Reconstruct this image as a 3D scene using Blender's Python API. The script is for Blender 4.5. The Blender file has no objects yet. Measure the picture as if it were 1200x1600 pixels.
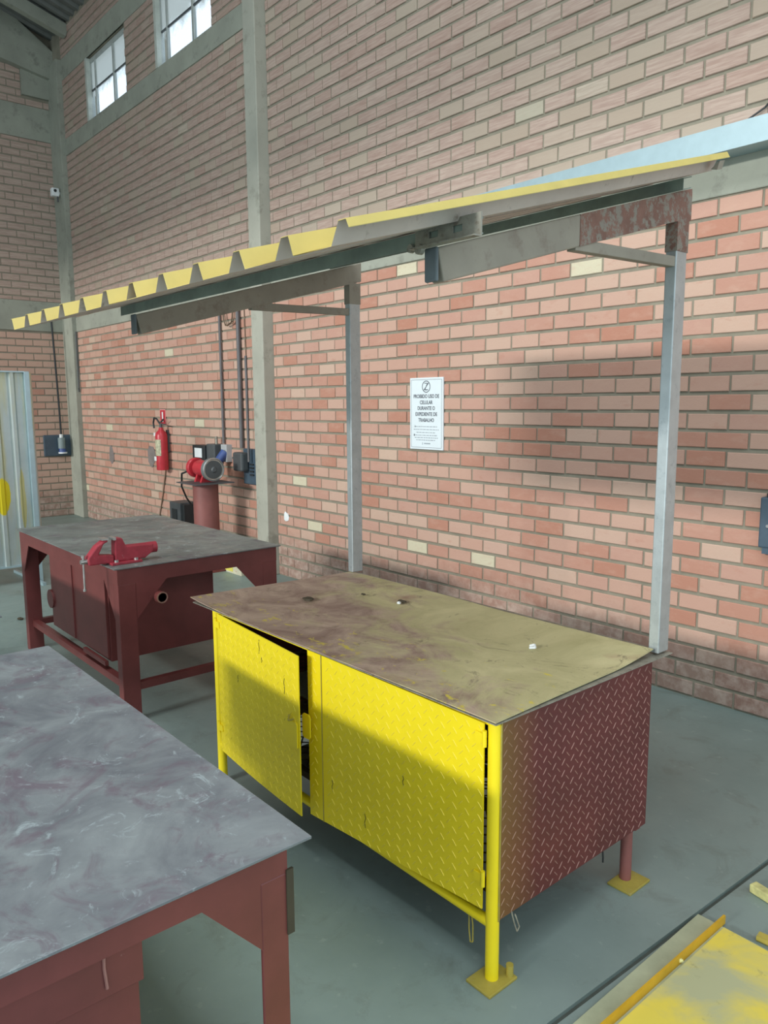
import bpy, bmesh, math, random
from mathutils import Vector, Matrix
import numpy as np
random.seed(7)
scn = bpy.context.scene
C = scn.collection

# ---------------------------------------------------------------- camera, world, lights, exposure
F, YAW, PITCH, ROLL = 1198.8, -0.862449, -0.1410294, -0.0062221
CAM = Vector((0, -4.018, 1.658))
fw = Vector((math.sin(YAW) * math.cos(PITCH), math.cos(YAW) * math.cos(PITCH), math.sin(PITCH)))
rr = Vector((math.cos(YAW), -math.sin(YAW), 0)); uu = rr.cross(fw)
cr, sr = math.cos(ROLL), math.sin(ROLL)
rr, uu = rr * cr + uu * sr, uu * cr - rr * sr
cd = bpy.data.cameras.new('camera'); cam = bpy.data.objects.new('camera', cd); C.objects.link(cam)
cd.sensor_fit = 'HORIZONTAL'; cd.sensor_width = 36; cd.lens = F * 36 / 1200; cd.clip_start = 0.02; cd.clip_end = 200
cam.matrix_world = Matrix(((rr.x, uu.x, -fw.x, CAM.x), (rr.y, uu.y, -fw.y, CAM.y), (rr.z, uu.z, -fw.z, CAM.z), (0, 0, 0, 1)))
scn.camera = cam

def proj(p):
    d = Vector(p) - CAM; z = d.dot(fw)
    if z < 0.05: return (-9999, -9999, z)
    return (600 + F * d.dot(rr) / z, 800 - F * d.dot(uu) / z, z)

w = bpy.data.worlds.new('world'); scn.world = w; w.use_nodes = True
bg = w.node_tree.nodes['Background']; bg.inputs[0].default_value = (0.80, 0.93, 1.0, 1); bg.inputs[1].default_value = 1.40

# daylight coming in through the big shed door behind the photographer
sl = bpy.data.lights.new('low_daylight', 'AREA'); sl.shape = 'RECTANGLE'; sl.size = 14; sl.size_y = 3.2; sl.energy = 22500; sl.color = (1.0, 0.98, 0.93)
so_ = bpy.data.objects.new('low_daylight', sl); C.objects.link(so_); so_.location = (-2.0, -60, 17.9)
so_.rotation_euler = Vector((0.0, 1.0, -0.285)).to_track_quat('-Z', 'Y').to_euler()
# added overhead fill lamp, brightens the bench tops and upper wall
kl = bpy.data.lights.new('overhead_fill', 'AREA'); kl.shape = 'RECTANGLE'; kl.size = 8.0; kl.size_y = 3.0; kl.energy = 490; kl.color = (0.93, 0.98, 1.0)
ko = bpy.data.objects.new('overhead_fill', kl); C.objects.link(ko); ko.location = (-1.6, -4.0, 7.6)
scn.view_settings.view_transform = 'Standard'; scn.view_settings.look = 'None'
scn.view_settings.exposure = 0.0; scn.view_settings.gamma = 1.0; scn.view_settings.use_curve_mapping = False

# ---------------------------------------------------------------- materials
def newmat(name):
    m = bpy.data.materials.new(name); m.use_nodes = True
    nt = m.node_tree; b = nt.nodes['Principled BSDF']
    return m, nt, b
def N(nt, t, **kw):
    n = nt.nodes.new(t)
    for k, v in kw.items(): setattr(n, k, v)
    return n
def noise(nt, vec, scale, detail=4, rough=0.6, dist=0.0):
    n = N(nt, 'ShaderNodeTexNoise'); n.inputs['Scale'].default_value = scale; n.inputs['Detail'].default_value = detail
    n.inputs['Roughness'].default_value = rough; n.inputs['Distortion'].default_value = dist
    nt.links.new(vec, n.inputs['Vector']); return n.outputs['Fac']
def ramp(nt, fac, a, b, c0=(0, 0, 0, 1), c1=(1, 1, 1, 1)):
    n = N(nt, 'ShaderNodeValToRGB'); e = n.color_ramp.elements
    e[0].position = a; e[1].position = b; e[0].color = c0; e[1].color = c1
    nt.links.new(fac, n.inputs[0]); return n.outputs[0]
def mix(nt, fac, a, b, mode='MIX'):
    n = N(nt, 'ShaderNodeMix', data_type='RGBA', blend_type=mode)
    for v, i in ((fac, 0), (a, 6), (b, 7)):
        if hasattr(v, 'node'): nt.links.new(v, n.inputs[i])
        elif i == 0: n.inputs[0].default_value = v
        else: n.inputs[i].default_value = tuple(v) + ((1,) if len(v) == 3 else ())
    return n.outputs[2]
def math_(nt, op, a, b=0.0, clamp=False):
    n = N(nt, 'ShaderNodeMath', operation=op); n.use_clamp = clamp
    for v, i in ((a, 0), (b, 1)):
        if hasattr(v, 'node'): nt.links.new(v, n.inputs[i])
        else: n.inputs[i].default_value = v
    return n.outputs[0]
def pos(nt): return N(nt, 'ShaderNodeNewGeometry').outputs['Position']
def sep(nt, v):
    n = N(nt, 'ShaderNodeSeparateXYZ'); nt.links.new(v, n.inputs[0]); return n.outputs
def scaled(nt, v, s):
    n = N(nt, 'ShaderNodeVectorMath', operation='MULTIPLY'); nt.links.new(v, n.inputs[0]); n.inputs[1].default_value = s; return n.outputs[0]
def bump(nt, b, h, strength, dist=0.01):
    n = N(nt, 'ShaderNodeBump'); n.inputs['Strength'].default_value = strength; n.inputs['Distance'].default_value = dist
    nt.links.new(h, n.inputs['Height']); nt.links.new(n.outputs[0], b.inputs['Normal'])

def simple(name, col, rough=0.6, metal=0.0, var=0.15, scale=8, bmp=0.0, stain=None, stain_amt=(0.55, 0.7), spec=0.5):
    m, nt, b = newmat(name); p = pos(nt)
    n1 = noise(nt, p, scale, 5)
    dark = tuple(c * (1 - var) for c in col); lite = tuple(min(1, c * (1 + var)) for c in col)
    c = ramp(nt, n1, 0.3, 0.7, dark + (1,), lite + (1,))
    if stain:
        f = ramp(nt, noise(nt, p, scale * 2.3, 6, 0.7), *stain_amt)
        c = mix(nt, f, c, stain)
    nt.links.new(c, b.inputs['Base Color'])
    b.inputs['Roughness'].default_value = rough; b.inputs['Metallic'].default_value = metal
    b.inputs['Specular IOR Level'].default_value = spec
    if bmp: bump(nt, b, noise(nt, p, scale * 12, 3), bmp, 0.003)
    return m

def brick_mat(name, worn=False):
    m, nt, b = newmat(name)
    at = N(nt, 'ShaderNodeAttribute', attribute_name='rnd').outputs['Fac']
    at2 = N(nt, 'ShaderNodeAttribute', attribute_name='rnd2').outputs['Fac']
    p = pos(nt)
    r = N(nt, 'ShaderNodeValToRGB'); nt.links.new(at, r.inputs[0]); cr_ = r.color_ramp
    cols = [(0.0, (0.46, 0.225, 0.16)), (0.2, (0.49, 0.265, 0.20)), (0.5, (0.52, 0.31, 0.245)), (0.75, (0.54, 0.335, 0.26)),
            (0.93, (0.55, 0.37, 0.295)), (0.985, (0.57, 0.41, 0.32)), (1.0, (0.62, 0.57, 0.42))]
    cr_.elements[0].position = 0; cr_.elements[0].color = cols[0][1] + (1,)
    cr_.elements[1].position = 1; cr_.elements[1].color = cols[-1][1] + (1,)
    for q, c in cols[1:-1]:
        e = cr_.elements.new(q); e.color = c + (1,)
    c = r.outputs[0]
    z = sep(nt, p)[2]
    n_big = noise(nt, p, 1.3, 4)
    n_mid = noise(nt, scaled(nt, p, (7, 7, 16)), 1.0, 5, 0.65)
    c = mix(nt, ramp(nt, n_mid, 0.50, 0.72, (0, 0, 0, 1), (0.45, 0.45, 0.45, 1)), c, (0.56, 0.36, 0.28))
    c = mix(nt, ramp(nt, n_mid, 0.30, 0.42, (0.3, 0.3, 0.3, 1), (0, 0, 0, 1)), c, (0.44, 0.20, 0.14))
    # bricks above the ring beam: greyer, grooved and dusty
    up = ramp(nt, math_(nt, 'SUBTRACT', z, 2.3), 0.55, 0.60)
    streak = noise(nt, scaled(nt, p, (5, 5, 75)), 1.0, 3, 0.7)
    dusty = mix(nt, ramp(nt, streak, 0.40, 0.62), (0.36, 0.28, 0.24), (0.48, 0.395, 0.34))
    dusty = mix(nt, ramp(nt, at2, 0.75, 1.0), dusty, (0.40, 0.375, 0.30))
    c_up = mix(nt, 0.74, c, dusty)
    c = mix(nt, up, c, c_up)
    # grime along the foot of the wall
    zz = math_(nt, 'ADD', z, math_(nt, 'MULTIPLY', math_(nt, 'SUBTRACT', n_big, 0.5), 0.35))
    low = ramp(nt, zz, 0.22, 0.47, (0.75, 0.75, 0.75, 1), (0, 0, 0, 1))
    grime = mix(nt, ramp(nt, noise(nt, p, 11, 5, 0.7), 0.42, 0.62), (0.25, 0.17, 0.14), (0.44, 0.36, 0.31))
    c = mix(nt, low, c, grime)
    nt.links.new(c, b.inputs['Base Color']); b.inputs['Roughness'].default_value = 0.85; b.inputs['Specular IOR Level'].default_value = 0.25
    h = mix(nt, up, noise(nt, p, 60, 3), streak)
    bump(nt, b, h, 0.35, 0.004)
    return m

M = {}
M['brick'] = brick_mat('fired_clay_brick')
M['mortar'] = simple('cement_mortar', (0.27, 0.25, 0.195), 0.95, var=0.18, scale=5, bmp=0.3, spec=0.2)
M['concrete'] = simple('grey_concrete', (0.335, 0.35, 0.295), 0.9, var=0.12, scale=2.5, bmp=0.25, stain=(0.24, 0.25, 0.21), spec=0.2)
M['concrete_pillar'] = simple('pale_concrete', (0.40, 0.40, 0.34), 0.85, var=0.10, scale=3.0, bmp=0.2, stain=(0.30, 0.30, 0.25), spec=0.2)

def floor_mat():
    m, nt, b = newmat('smooth_cement_floor'); p = pos(nt)
    c = ramp(nt, noise(nt, p, 0.9, 6, 0.65), 0.3, 0.7, (0.18, 0.245, 0.23, 1), (0.265, 0.345, 0.33, 1))
    c = mix(nt, ramp(nt, noise(nt, p, 4.5, 6, 0.7, 0.6), 0.54, 0.72, (0, 0, 0, 1), (0.45, 0.45, 0.45, 1)), c, (0.13, 0.145, 0.115))
    c = mix(nt, ramp(nt, noise(nt, p, 17, 4, 0.6), 0.63, 0.70, (0, 0, 0, 1), (0.35, 0.35, 0.35, 1)), c, (0.36, 0.42, 0.40))
    nt.links.new(c, b.inputs['Base Color'])
    nt.links.new(ramp(nt, noise(nt, p, 3, 4), 0.3, 0.7, (0.38, 0.38, 0.38, 1), (0.6, 0.6, 0.6, 1)), b.inputs['Roughness'])
    bump(nt, b, noise(nt, p, 30, 5), 0.06, 0.004); return m
M['floor'] = floor_mat()
M['joint'] = simple('dark_joint', (0.07, 0.085, 0.075), 0.95, scale=20)

def steel_top(name, a, b_, stain1, stain2, scale=3.0, rough=(0.32, 0.6), metal=0.35):
    m, nt, b = newmat(name); p = pos(nt)
    c = ramp(nt, noise(nt, p, scale, 7, 0.62, 1.2), 0.30, 0.68, a + (1,), b_ + (1,))
    c = mix(nt, ramp(nt, noise(nt, p, scale * 1.4 + 1, 6, 0.65, 1.8), 0.52, 0.66, (0, 0, 0, 1), (0.7, 0.7, 0.7, 1)), c, stain1)
    c = mix(nt, ramp(nt, noise(nt, p, scale * 3.1, 7, 0.75, 2.0), 0.58, 0.68, (0, 0, 0, 1), (0.75, 0.75, 0.75, 1)), c, stain2)
    c = mix(nt, ramp(nt, noise(nt, p, scale * 9, 5, 0.8, 1.0), 0.66, 0.74, (0, 0, 0, 1), (0.5, 0.5, 0.5, 1)), c, (0.42, 0.45, 0.46))
    nt.links.new(c, b.inputs['Base Color'])
    rg = ramp(nt, noise(nt, p, 5, 5, 0.7, 1), 0.3, 0.7, (rough[0],) * 3 + (1,), (rough[1],) * 3 + (1,))
    nt.links.new(rg, b.inputs['Roughness']); b.inputs['Metallic'].default_value = metal
    bump(nt, b, noise(nt, p, 7, 4), 0.12, 0.01); return m
M['top_near'] = steel_top('scuffed_purple_grey_steel', (0.115, 0.125, 0.145), (0.245, 0.275, 0.285), (0.135, 0.10, 0.13), (0.36, 0.43, 0.45), 3.6, metal=0.1)
M['top_back'] = steel_top('scuffed_grey_steel', (0.11, 0.125, 0.12), (0.23, 0.255, 0.24), (0.12, 0.095, 0.118), (0.46, 0.53, 0.54), 2.6, metal=0.1)

def painted_top():
    m, nt, b = newmat('paint_stained_olive_sheet'); p = pos(nt); s = sep(nt, p)
    olive = ramp(nt, noise(nt, p, 3.4, 7, 0.65, 0.8), 0.3, 0.7, (0.44, 0.405, 0.205, 1), (0.66, 0.60, 0.34, 1))
    brown = ramp(nt, noise(nt, p, 5.0, 7, 0.7, 1.0), 0.35, 0.65, (0.28, 0.185, 0.15, 1), (0.54, 0.41, 0.32, 1))
    # brown towards the front left, olive towards the back and right
    g = math_(nt, 'ADD', math_(nt, 'MULTIPLY', math_(nt, 'ADD', s[0], 3.06), 0.34), math_(nt, 'MULTIPLY', math_(nt, 'ADD', s[1], 2.5), 0.55))
    g = math_(nt, 'ADD', g, math_(nt, 'MULTIPLY', math_(nt, 'SUBTRACT', noise(nt, p, 3.3, 6, 0.7, 0.8), 0.5), 1.3))
    c = mix(nt, ramp(nt, g, 0.36, 0.62), brown, olive)
    c = mix(nt, ramp(nt, noise(nt, p, 2.9, 4, 0.6, 0.4), 0.58, 0.70, (0, 0, 0, 1), (0.5, 0.5, 0.5, 1)), c, (0.30, 0.125, 0.10))
    c = mix(nt, ramp(nt, noise(nt, p, 6.0, 6, 0.8, 1.6), 0.58, 0.66, (0, 0, 0, 1), (0.7, 0.7, 0.7, 1)), c, (0.16, 0.13, 0.085))
    n = noise(nt, scaled(nt, p, (1, 1.6, 1)), 13, 6, 0.75, 0.5)
    yy = math_(nt, 'MULTIPLY', math_(nt, 'ADD', s[1], 2.45), 0.22)
    c = mix(nt, ramp(nt, math_(nt, 'SUBTRACT', n, yy), 0.57, 0.63, (0, 0, 0, 1), (0.85, 0.85, 0.85, 1)), c, (0.68, 0.57, 0.07))
    c = mix(nt, ramp(nt, noise(nt, p, 40, 4, 0.7), 0.70, 0.75, (0, 0, 0, 1), (0.6, 0.6, 0.6, 1)), c, (0.50, 0.47, 0.36))
    nt.links.new(c, b.inputs['Base Color']); b.inputs['Roughness'].default_value = 0.6; b.inputs['Specular IOR Level'].default_value = 0.35
    bump(nt, b, noise(nt, p, 9, 6, 0.7), 0.15, 0.006); return m
M['painted_top'] = painted_top()

def yellow_paint(name, col, rough=0.42, scuff=(0.30, 0.24, 0.05)):
    m, nt, b = newmat(name); p = pos(nt)
    c = ramp(nt, noise(nt, p, 6, 4), 0.3, 0.7, tuple(x * 0.94 for x in col) + (1,), col + (1,))
    c = mix(nt, ramp(nt, noise(nt, scaled(nt, p, (30, 30, 4)), 1.0, 6, 0.75, 0.6), 0.70, 0.74, (0, 0, 0, 1), (0.75, 0.75, 0.75, 1)), c, scuff)
    nt.links.new(c, b.inputs['Base Color']); b.inputs['Roughness'].default_value = rough
    bump(nt, b, noise(nt, p, 14, 3), 0.12, 0.006); return m
M['yellow'] = yellow_paint('bright_yellow_paint', (0.98, 0.79, 0.015))
M['yellow_tread'] = yellow_paint('bright_yellow_tread', (0.90, 0.73, 0.06))
M['yellow_old'] = simple('mustard_paint', (0.40, 0.33, 0.06), 0.6, var=0.2, scale=9, stain=(0.36, 0.33, 0.17))

def maroon_mat(name, col=(0.175, 0.042, 0.038), rough=0.42, overspray=False):
    m, nt, b = newmat(name); p = pos(nt); s = sep(nt, p)
    c = ramp(nt, noise(nt, p, 5, 5, 0.6), 0.3, 0.7, tuple(x * 0.82 for x in col) + (1,), tuple(x * 1.15 for x in col) + (1,))
    c = mix(nt, ramp(nt, noise(nt, p, 26, 5, 0.75), 0.69, 0.73, (0, 0, 0, 1), (0.4, 0.4, 0.4, 1)), c, (0.36, 0.22, 0.20))
    if overspray:  # yellow overspray near the front corner post
        d = math_(nt, 'ADD', math_(nt, 'MULTIPLY', math_(nt, 'ADD', s[1], 2.50), 2.6), math_(nt, 'MULTIPLY', noise(nt, p, 5, 3), 0.25))
        c = mix(nt, ramp(nt, d, 0.08, 0.62, (0.42, 0.42, 0.42, 1), (0, 0, 0, 1)), c, (0.36, 0.25, 0.04))
    nt.links.new(c, b.inputs['Base Color']); b.inputs['Roughness'].default_value = rough
    bump(nt, b, noise(nt, p, 35, 3), 0.08, 0.003); return m
M['maroon'] = maroon_mat('maroon_oxide_paint', (0.185, 0.048, 0.045))
M['maroon_side'] = maroon_mat('maroon_checker_plate', (0.13, 0.028, 0.027), 0.45, True)
M['maroon_tread'] = maroon_mat('worn_maroon_tread', (0.35, 0.19, 0.16), 0.35, True)
M['maroon_pipe'] = maroon_mat('dusty_maroon_paint', (0.26, 0.095, 0.085), 0.5)

M['galv'] = simple('galvanised_steel', (0.50, 0.56, 0.58), 0.38, 0.75, var=0.10, scale=30)
M['galv_post'] = simple('galvanised_tube', (0.47, 0.52, 0.53), 0.40, 0.55, var=0.10, scale=14, stain=(0.36, 0.41, 0.43))
M['galv_flange'] = simple('galvanised_channel', (0.42, 0.56, 0.61), 0.35, 0.45, var=0.05, scale=14)
M['tube_grey'] = simple('grey_primer_tube', (0.32, 0.29, 0.235), 0.6, 0.0, var=0.12, scale=6, stain=(0.25, 0.21, 0.17))
M['cap_shaded'] = simple('shaded_blue_grey_steel', (0.13, 0.16, 0.175), 0.6)  # dark tone stands in for shade on the arm ends
M['rust_primer'] = simple('red_oxide_primer', (0.24, 0.125, 0.095), 0.75, var=0.2, scale=14, stain=(0.27, 0.24, 0.20), stain_amt=(0.48, 0.56))
M['purlin'] = simple('dark_green_grey_steel', (0.27, 0.33, 0.29), 0.6, 0.2, var=0.2, scale=9)
M['bracket'] = simple('bare_steel_bracket', (0.33, 0.32, 0.27), 0.5, 0.3, var=0.25, scale=20, stain=(0.16, 0.12, 0.09))
M['sheet_yellow'] = simple('faded_yellow_sheet', (0.58, 0.47, 0.145), 0.55, 0.0, var=0.07, scale=10)
M['sheet_under'] = simple('grey_sheet_underside', (0.52, 0.47, 0.42), 0.5, 0.1, var=0.10, scale=7, stain=(0.25, 0.21, 0.17), stain_amt=(0.60, 0.72))
M['chrome'] = simple('bare_bright_steel', (0.55, 0.56, 0.55), 0.3, 0.8, var=0.1, scale=30)
M['red'] = simple('red_enamel', (0.50, 0.035, 0.05), 0.35, var=0.12, scale=20)
M['red_dusty'] = simple('dusty_red_enamel', (0.36, 0.035, 0.055), 0.45, var=0.2, scale=20, stain=(0.40, 0.16, 0.17), stain_amt=(0.62, 0.7))
M['white'] = simple('white_print', (0.80, 0.84, 0.85), 0.5, var=0.02)
M['sign_white'] = simple('white_sign_board', (0.74, 0.82, 0.86), 0.45, var=0.02)
M['ink'] = simple('grey_ink', (0.10, 0.115, 0.14), 0.6)
M['ink_faint'] = simple('faint_ink', (0.33, 0.38, 0.42), 0.6)
M['black'] = simple('black_plastic', (0.022, 0.027, 0.03), 0.5)
M['dark_grey'] = simple('dark_grey_plastic', (0.075, 0.085, 0.09), 0.5)
M['grey_wheel'] = simple('grinding_wheel_grey', (0.16, 0.165, 0.165), 0.7)
M['blue'] = simple('blue_plastic', (0.05, 0.09, 0.26), 0.45)
M['blue_grey'] = simple('blue_grey_box', (0.06, 0.095, 0.13), 0.45)
M['pvc'] = simple('grey_conduit', (0.13, 0.125, 0.13), 0.5)
M['wire'] = simple('brown_wire', (0.16, 0.11, 0.07), 0.6)
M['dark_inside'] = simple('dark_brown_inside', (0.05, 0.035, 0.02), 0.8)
M['frame_white'] = simple('pale_window_frame', (0.42, 0.45, 0.43), 0.6)
M['sand_wood'] = simple('pale_yellow_painted_bar', (0.58, 0.56, 0.24), 0.8, var=0.25, scale=30)
M['rust_dark'] = simple('dark_rust_shaving', (0.06, 0.05, 0.03), 0.8)

def corr_mat():
    m, nt, b = newmat('galvanised_sheet_with_yellow_overspray'); p = pos(nt); s = sep(nt, p)
    c = ramp(nt, noise(nt, p, 3, 4), 0.3, 0.7, (0.42, 0.50, 0.50, 1), (0.54, 0.61, 0.60, 1))
    st = noise(nt, scaled(nt, p, (8, 8, 0.8)), 1, 4, 0.6)
    c = mix(nt, ramp(nt, st, 0.45, 0.62, (0, 0, 0, 1), (0.55, 0.55, 0.55, 1)), c, (0.55, 0.50, 0.17))
    # two real sprayed patches
    def blob(cy, cz, ry, rz):
        a = math_(nt, 'POWER', math_(nt, 'DIVIDE', math_(nt, 'SUBTRACT', s[1], cy), ry), 2)
        d = math_(nt, 'POWER', math_(nt, 'DIVIDE', math_(nt, 'SUBTRACT', s[2], cz), rz), 2)
        r = math_(nt, 'ADD', math_(nt, 'ADD', a, d), math_(nt, 'MULTIPLY', noise(nt, p, 9, 4), 0.6))
        return ramp(nt, r, 0.9, 1.35, (1, 1, 1, 1), (0, 0, 0, 1))
    c = mix(nt, blob(-2.13, 0.83, 0.09, 0.21), c, (0.75, 0.62, 0.02))
    c = mix(nt, math_(nt, 'MULTIPLY', blob(-1.955, 0.78, 0.035, 0.36), 0.6), c, (0.62, 0.52, 0.06))
    nt.links.new(c, b.inputs['Base Color']); b.inputs['Roughness'].default_value = 0.35; b.inputs['Metallic'].default_value = 0.45
    return m
M['corr'] = corr_mat()

def plate_mat():
    m, nt, b = newmat('plate_with_yellow_overspray'); p = pos(nt)
    c = ramp(nt, noise(nt, p, 3.2, 5, 0.6, 0.4), 0.40, 0.60, (0.44, 0.46, 0.27, 1), (0.74, 0.62, 0.09, 1))
    c = mix(nt, ramp(nt, noise(nt, p, 16, 5, 0.7), 0.62, 0.72, (0, 0, 0, 1), (0.5, 0.5, 0.5, 1)), c, (0.24, 0.23, 0.12))
    nt.links.new(c, b.inputs['Base Color']); b.inputs['Roughness'].default_value = 0.6; return m
M['plate'] = plate_mat()

def glass_mat():
    m, nt, b = newmat('dirty_window_glass'); p = pos(nt); s = sep(nt, p)
    out = nt.nodes['Material Output']
    tr = N(nt, 'ShaderNodeBsdfTransparent'); tr.inputs[0].default_value = (0.95, 0.97, 1, 1)
    tl = N(nt, 'ShaderNodeBsdfTranslucent'); tl.inputs[0].default_value = (0.85, 0.87, 0.85, 1)
    df = N(nt, 'ShaderNodeBsdfDiffuse'); df.inputs[0].default_value = (0.42, 0.42, 0.39, 1)
    m1 = N(nt, 'ShaderNodeMixShader'); m1.inputs[0].default_value = 0.45
    nt.links.new(tl.outputs[0], m1.inputs[1]); nt.links.new(df.outputs[0], m1.inputs[2])
    z = math_(nt, 'ADD', math_(nt, 'SUBTRACT', s[2], 5.0), math_(nt, 'MULTIPLY', math_(nt, 'SUBTRACT', noise(nt, p, 5, 5, 0.7), 0.5), 0.45))
    f = ramp(nt, z, 0.60, 0.74, (0.02, 0.02, 0.02, 1), (0.80, 0.80, 0.80, 1))
    m2 = N(nt, 'ShaderNodeMixShader'); nt.links.new(f, m2.inputs[0])
    nt.links.new(tr.outputs[0], m2.inputs[1]); nt.links.new(m1.outputs[0], m2.inputs[2])
    nt.links.new(m2.outputs[0], out.inputs['Surface']); return m
M['glass'] = glass_mat()

# ---------------------------------------------------------------- mesh helpers
class MB:
    def __init__(s): s.v = []; s.f = []; s.r = []; s.mi = []
    def add(s, vs, fs, rnd=None, mi=0):
        n = len(s.v); s.v += [tuple(v) for v in vs]
        for f in fs: s.f.append(tuple(i + n for i in f)); s.r.append(rnd); s.mi.append(mi)
        return s
    def box(s, a, b, mi=0):
        x0, y0, z0 = a; x1, y1, z1 = b
        x0, x1 = min(x0, x1), max(x0, x1); y0, y1 = min(y0, y1), max(y0, y1); z0, z1 = min(z0, z1), max(z0, z1)
        return s.add([(x0, y0, z0), (x1, y0, z0), (x1, y1, z0), (x0, y1, z0), (x0, y0, z1), (x1, y0, z1), (x1, y1, z1), (x0, y1, z1)],
                     [(0, 3, 2, 1), (4, 5, 6, 7), (0, 1, 5, 4), (1, 2, 6, 5), (2, 3, 7, 6), (3, 0, 4, 7)], mi=mi)
    def bar(s, p0, p1, wx, wz, up=(0, 0, 1)):
        p0 = Vector(p0); p1 = Vector(p1); d = (p1 - p0).normalized(); u = Vector(up)
        sd = d.cross(u).normalized(); u = sd.cross(d).normalized()
        vs = []
        for p in (p0, p1):
            for a, b in ((-1, -1), (1, -1), (1, 1), (-1, 1)): vs.append(p + sd * (a * wx / 2) + u * (b * wz / 2))
        return s.add(vs, [(0, 1, 2, 3), (7, 6, 5, 4), (0, 4, 5, 1), (1, 5, 6, 2), (2, 6, 7, 3), (3, 7, 4, 0)])
    def cyl(s, p0, p1, r0, n=16, r1=None, caps=True):
        p0 = Vector(p0); p1 = Vector(p1); r1 = r0 if r1 is None else r1; d = (p1 - p0).normalized()
        a = Vector((1, 0, 0)) if abs(d.x) < 0.9 else Vector((0, 1, 0)); u = d.cross(a).normalized(); v = d.cross(u)
        vs = []
        for p, r in ((p0, r0), (p1, r1)):
            for k in range(n):
                t = 2 * math.pi * k / n; vs.append(p + u * (r * math.cos(t)) + v * (r * math.sin(t)))
        fs = [(k, (k + 1) % n, n + (k + 1) % n, n + k) for k in range(n)]
        if caps: fs += [tuple(range(n))[::-1], tuple(range(n, 2 * n))]
        return s.add(vs, fs)
    def tube(s, pts, r, n=8):
        for a, b in zip(pts[:-1], pts[1:]): s.cyl(a, b, r, n)
        return s
    def lathe(s, c, prof, axis=(0, 0, 1), n=20):
        c = Vector(c); d = Vector(axis).normalized(); a = Vector((1, 0, 0)) if abs(d.x) < 0.9 else Vector((0, 1, 0))
        u = d.cross(a).normalized(); v = d.cross(u); vs = []
        for r, h in prof:
            for k in range(n):
                t = 2 * math.pi * k / n; vs.append(c + d * h + u * (r * math.cos(t)) + v * (r * math.sin(t)))
        fs = []
        for j in range(len(prof) - 1):
            for k in range(n): fs.append((j * n + k, j * n + (k + 1) % n, (j + 1) * n + (k + 1) % n, (j + 1) * n + k))
        fs += [tuple(range(n))[::-1], tuple(range((len(prof) - 1) * n, len(prof) * n))]
        return s.add(vs, fs)
    def prism(s, poly, ext):
        e = Vector(ext); n = len(poly); vs = [Vector(p) for p in poly] + [Vector(p) + e for p in poly]
        return s.add(vs, [tuple(range(n))[::-1], tuple(range(n, 2 * n))] + [(k, (k + 1) % n, n + (k + 1) % n, n + k) for k in range(n)])
    def build(s, name, mat, parent=None, label=None, bevel=0, smooth=False, stuff=False, fix=True):
        o0 = Vector(parent['_w']) if parent is not None else Vector((0, 0, 0))
        me = bpy.data.meshes.new(name); me.from_pydata([tuple(Vector(v) - o0) for v in s.v], [], s.f)
        if fix:
            bm = bmesh.new(); bm.from_mesh(me); bmesh.ops.recalc_face_normals(bm, faces=bm.faces); bm.to_mesh(me); bm.free()
        mats = mat if isinstance(mat, (list, tuple)) else [mat]
        for m_ in mats: me.materials.append(M[m_] if isinstance(m_, str) else m_)
        if len(mats) > 1:
            for p, i in zip(me.polygons, s.mi): p.material_index = i
        if smooth:
            for p in me.polygons: p.use_smooth = True
            try: me.set_sharp_from_angle(angle=math.radians(38))
            except Exception: pass
        o = bpy.data.objects.new(name, me); C.objects.link(o)
        if parent is not None: o.parent = parent
        if bevel:
            bv = o.modifiers.new('bevel', 'BEVEL'); bv.width = bevel; bv.segments = 2; bv.limit_method = 'ANGLE'; bv.angle_limit = math.radians(35)
        o['_w'] = [o0.x, o0.y, o0.z]
        if label: o['label'] = label
        if stuff: o['kind'] = 'stuff'
        return o
def tag(o, label, cat, group=None):
    o['label'] = label; o['category'] = cat
    if group: o['group'] = group
    return o
def thing(name, loc, label, cat, group=None):
    o = bpy.data.objects.new(name, None); C.objects.link(o); o.location = loc; o.empty_display_size = 0.1
    o['_w'] = list(loc); return tag(o, label, cat, group)
def struct(name, mb, mat, **kw):
    o = mb.build(name, mat, **kw); o['kind'] = 'structure'; return o
def copy_tree(o, parent=None):
    c = o.copy(); C.objects.link(c)
    if parent is not None: c.parent = parent
    for ch in list(o.children): copy_tree(ch, c)
    return c

# ---------------------------------------------------------------- floor
fl = MB()
xa, xb = -1.155, -0.99       # the control joint runs slightly askew from (-1.155,-3.2) to (-0.99,0)
def jx(y): return xa + (xb - xa) * (y + 3.2) / 3.2
Y0, Y1 = -13.0, 0.2
g = 0.009
fl.add([(-12.2, Y0, 0), (jx(Y0) - g, Y0, 0), (jx(Y1) - g, Y1, 0), (-12.2, Y1, 0)], [(0, 1, 2, 3)])
fl.add([(jx(Y0) + g, Y0, 0), (6, Y0, 0), (6, Y1, 0), (jx(Y1) + g, Y1, 0)], [(0, 1, 2, 3)])
fl.add([(jx(Y0) - g, Y0, 0), (jx(Y1) - g, Y1, 0), (jx(Y1) - g, Y1, -0.015), (jx(Y0) - g, Y0, -0.015)], [(0, 1, 2, 3)])
fl.add([(jx(Y0) + g, Y0, 0), (jx(Y1) + g, Y1, 0), (jx(Y1) + g, Y1, -0.015), (jx(Y0) + g, Y0, -0.015)], [(0, 1, 2, 3)])
floor = struct('floor', fl, 'floor', fix=False)
MB().add([(jx(Y0) - g, Y0, -0.012), (jx(Y0) + g, Y0, -0.012), (jx(Y1) + g, Y1, -0.012), (jx(Y1) - g, Y1, -0.012)], [(0, 1, 2, 3)]).build('joint_filler', 'joint', floor, fix=False, label='dark filler in the floor joint')

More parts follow.
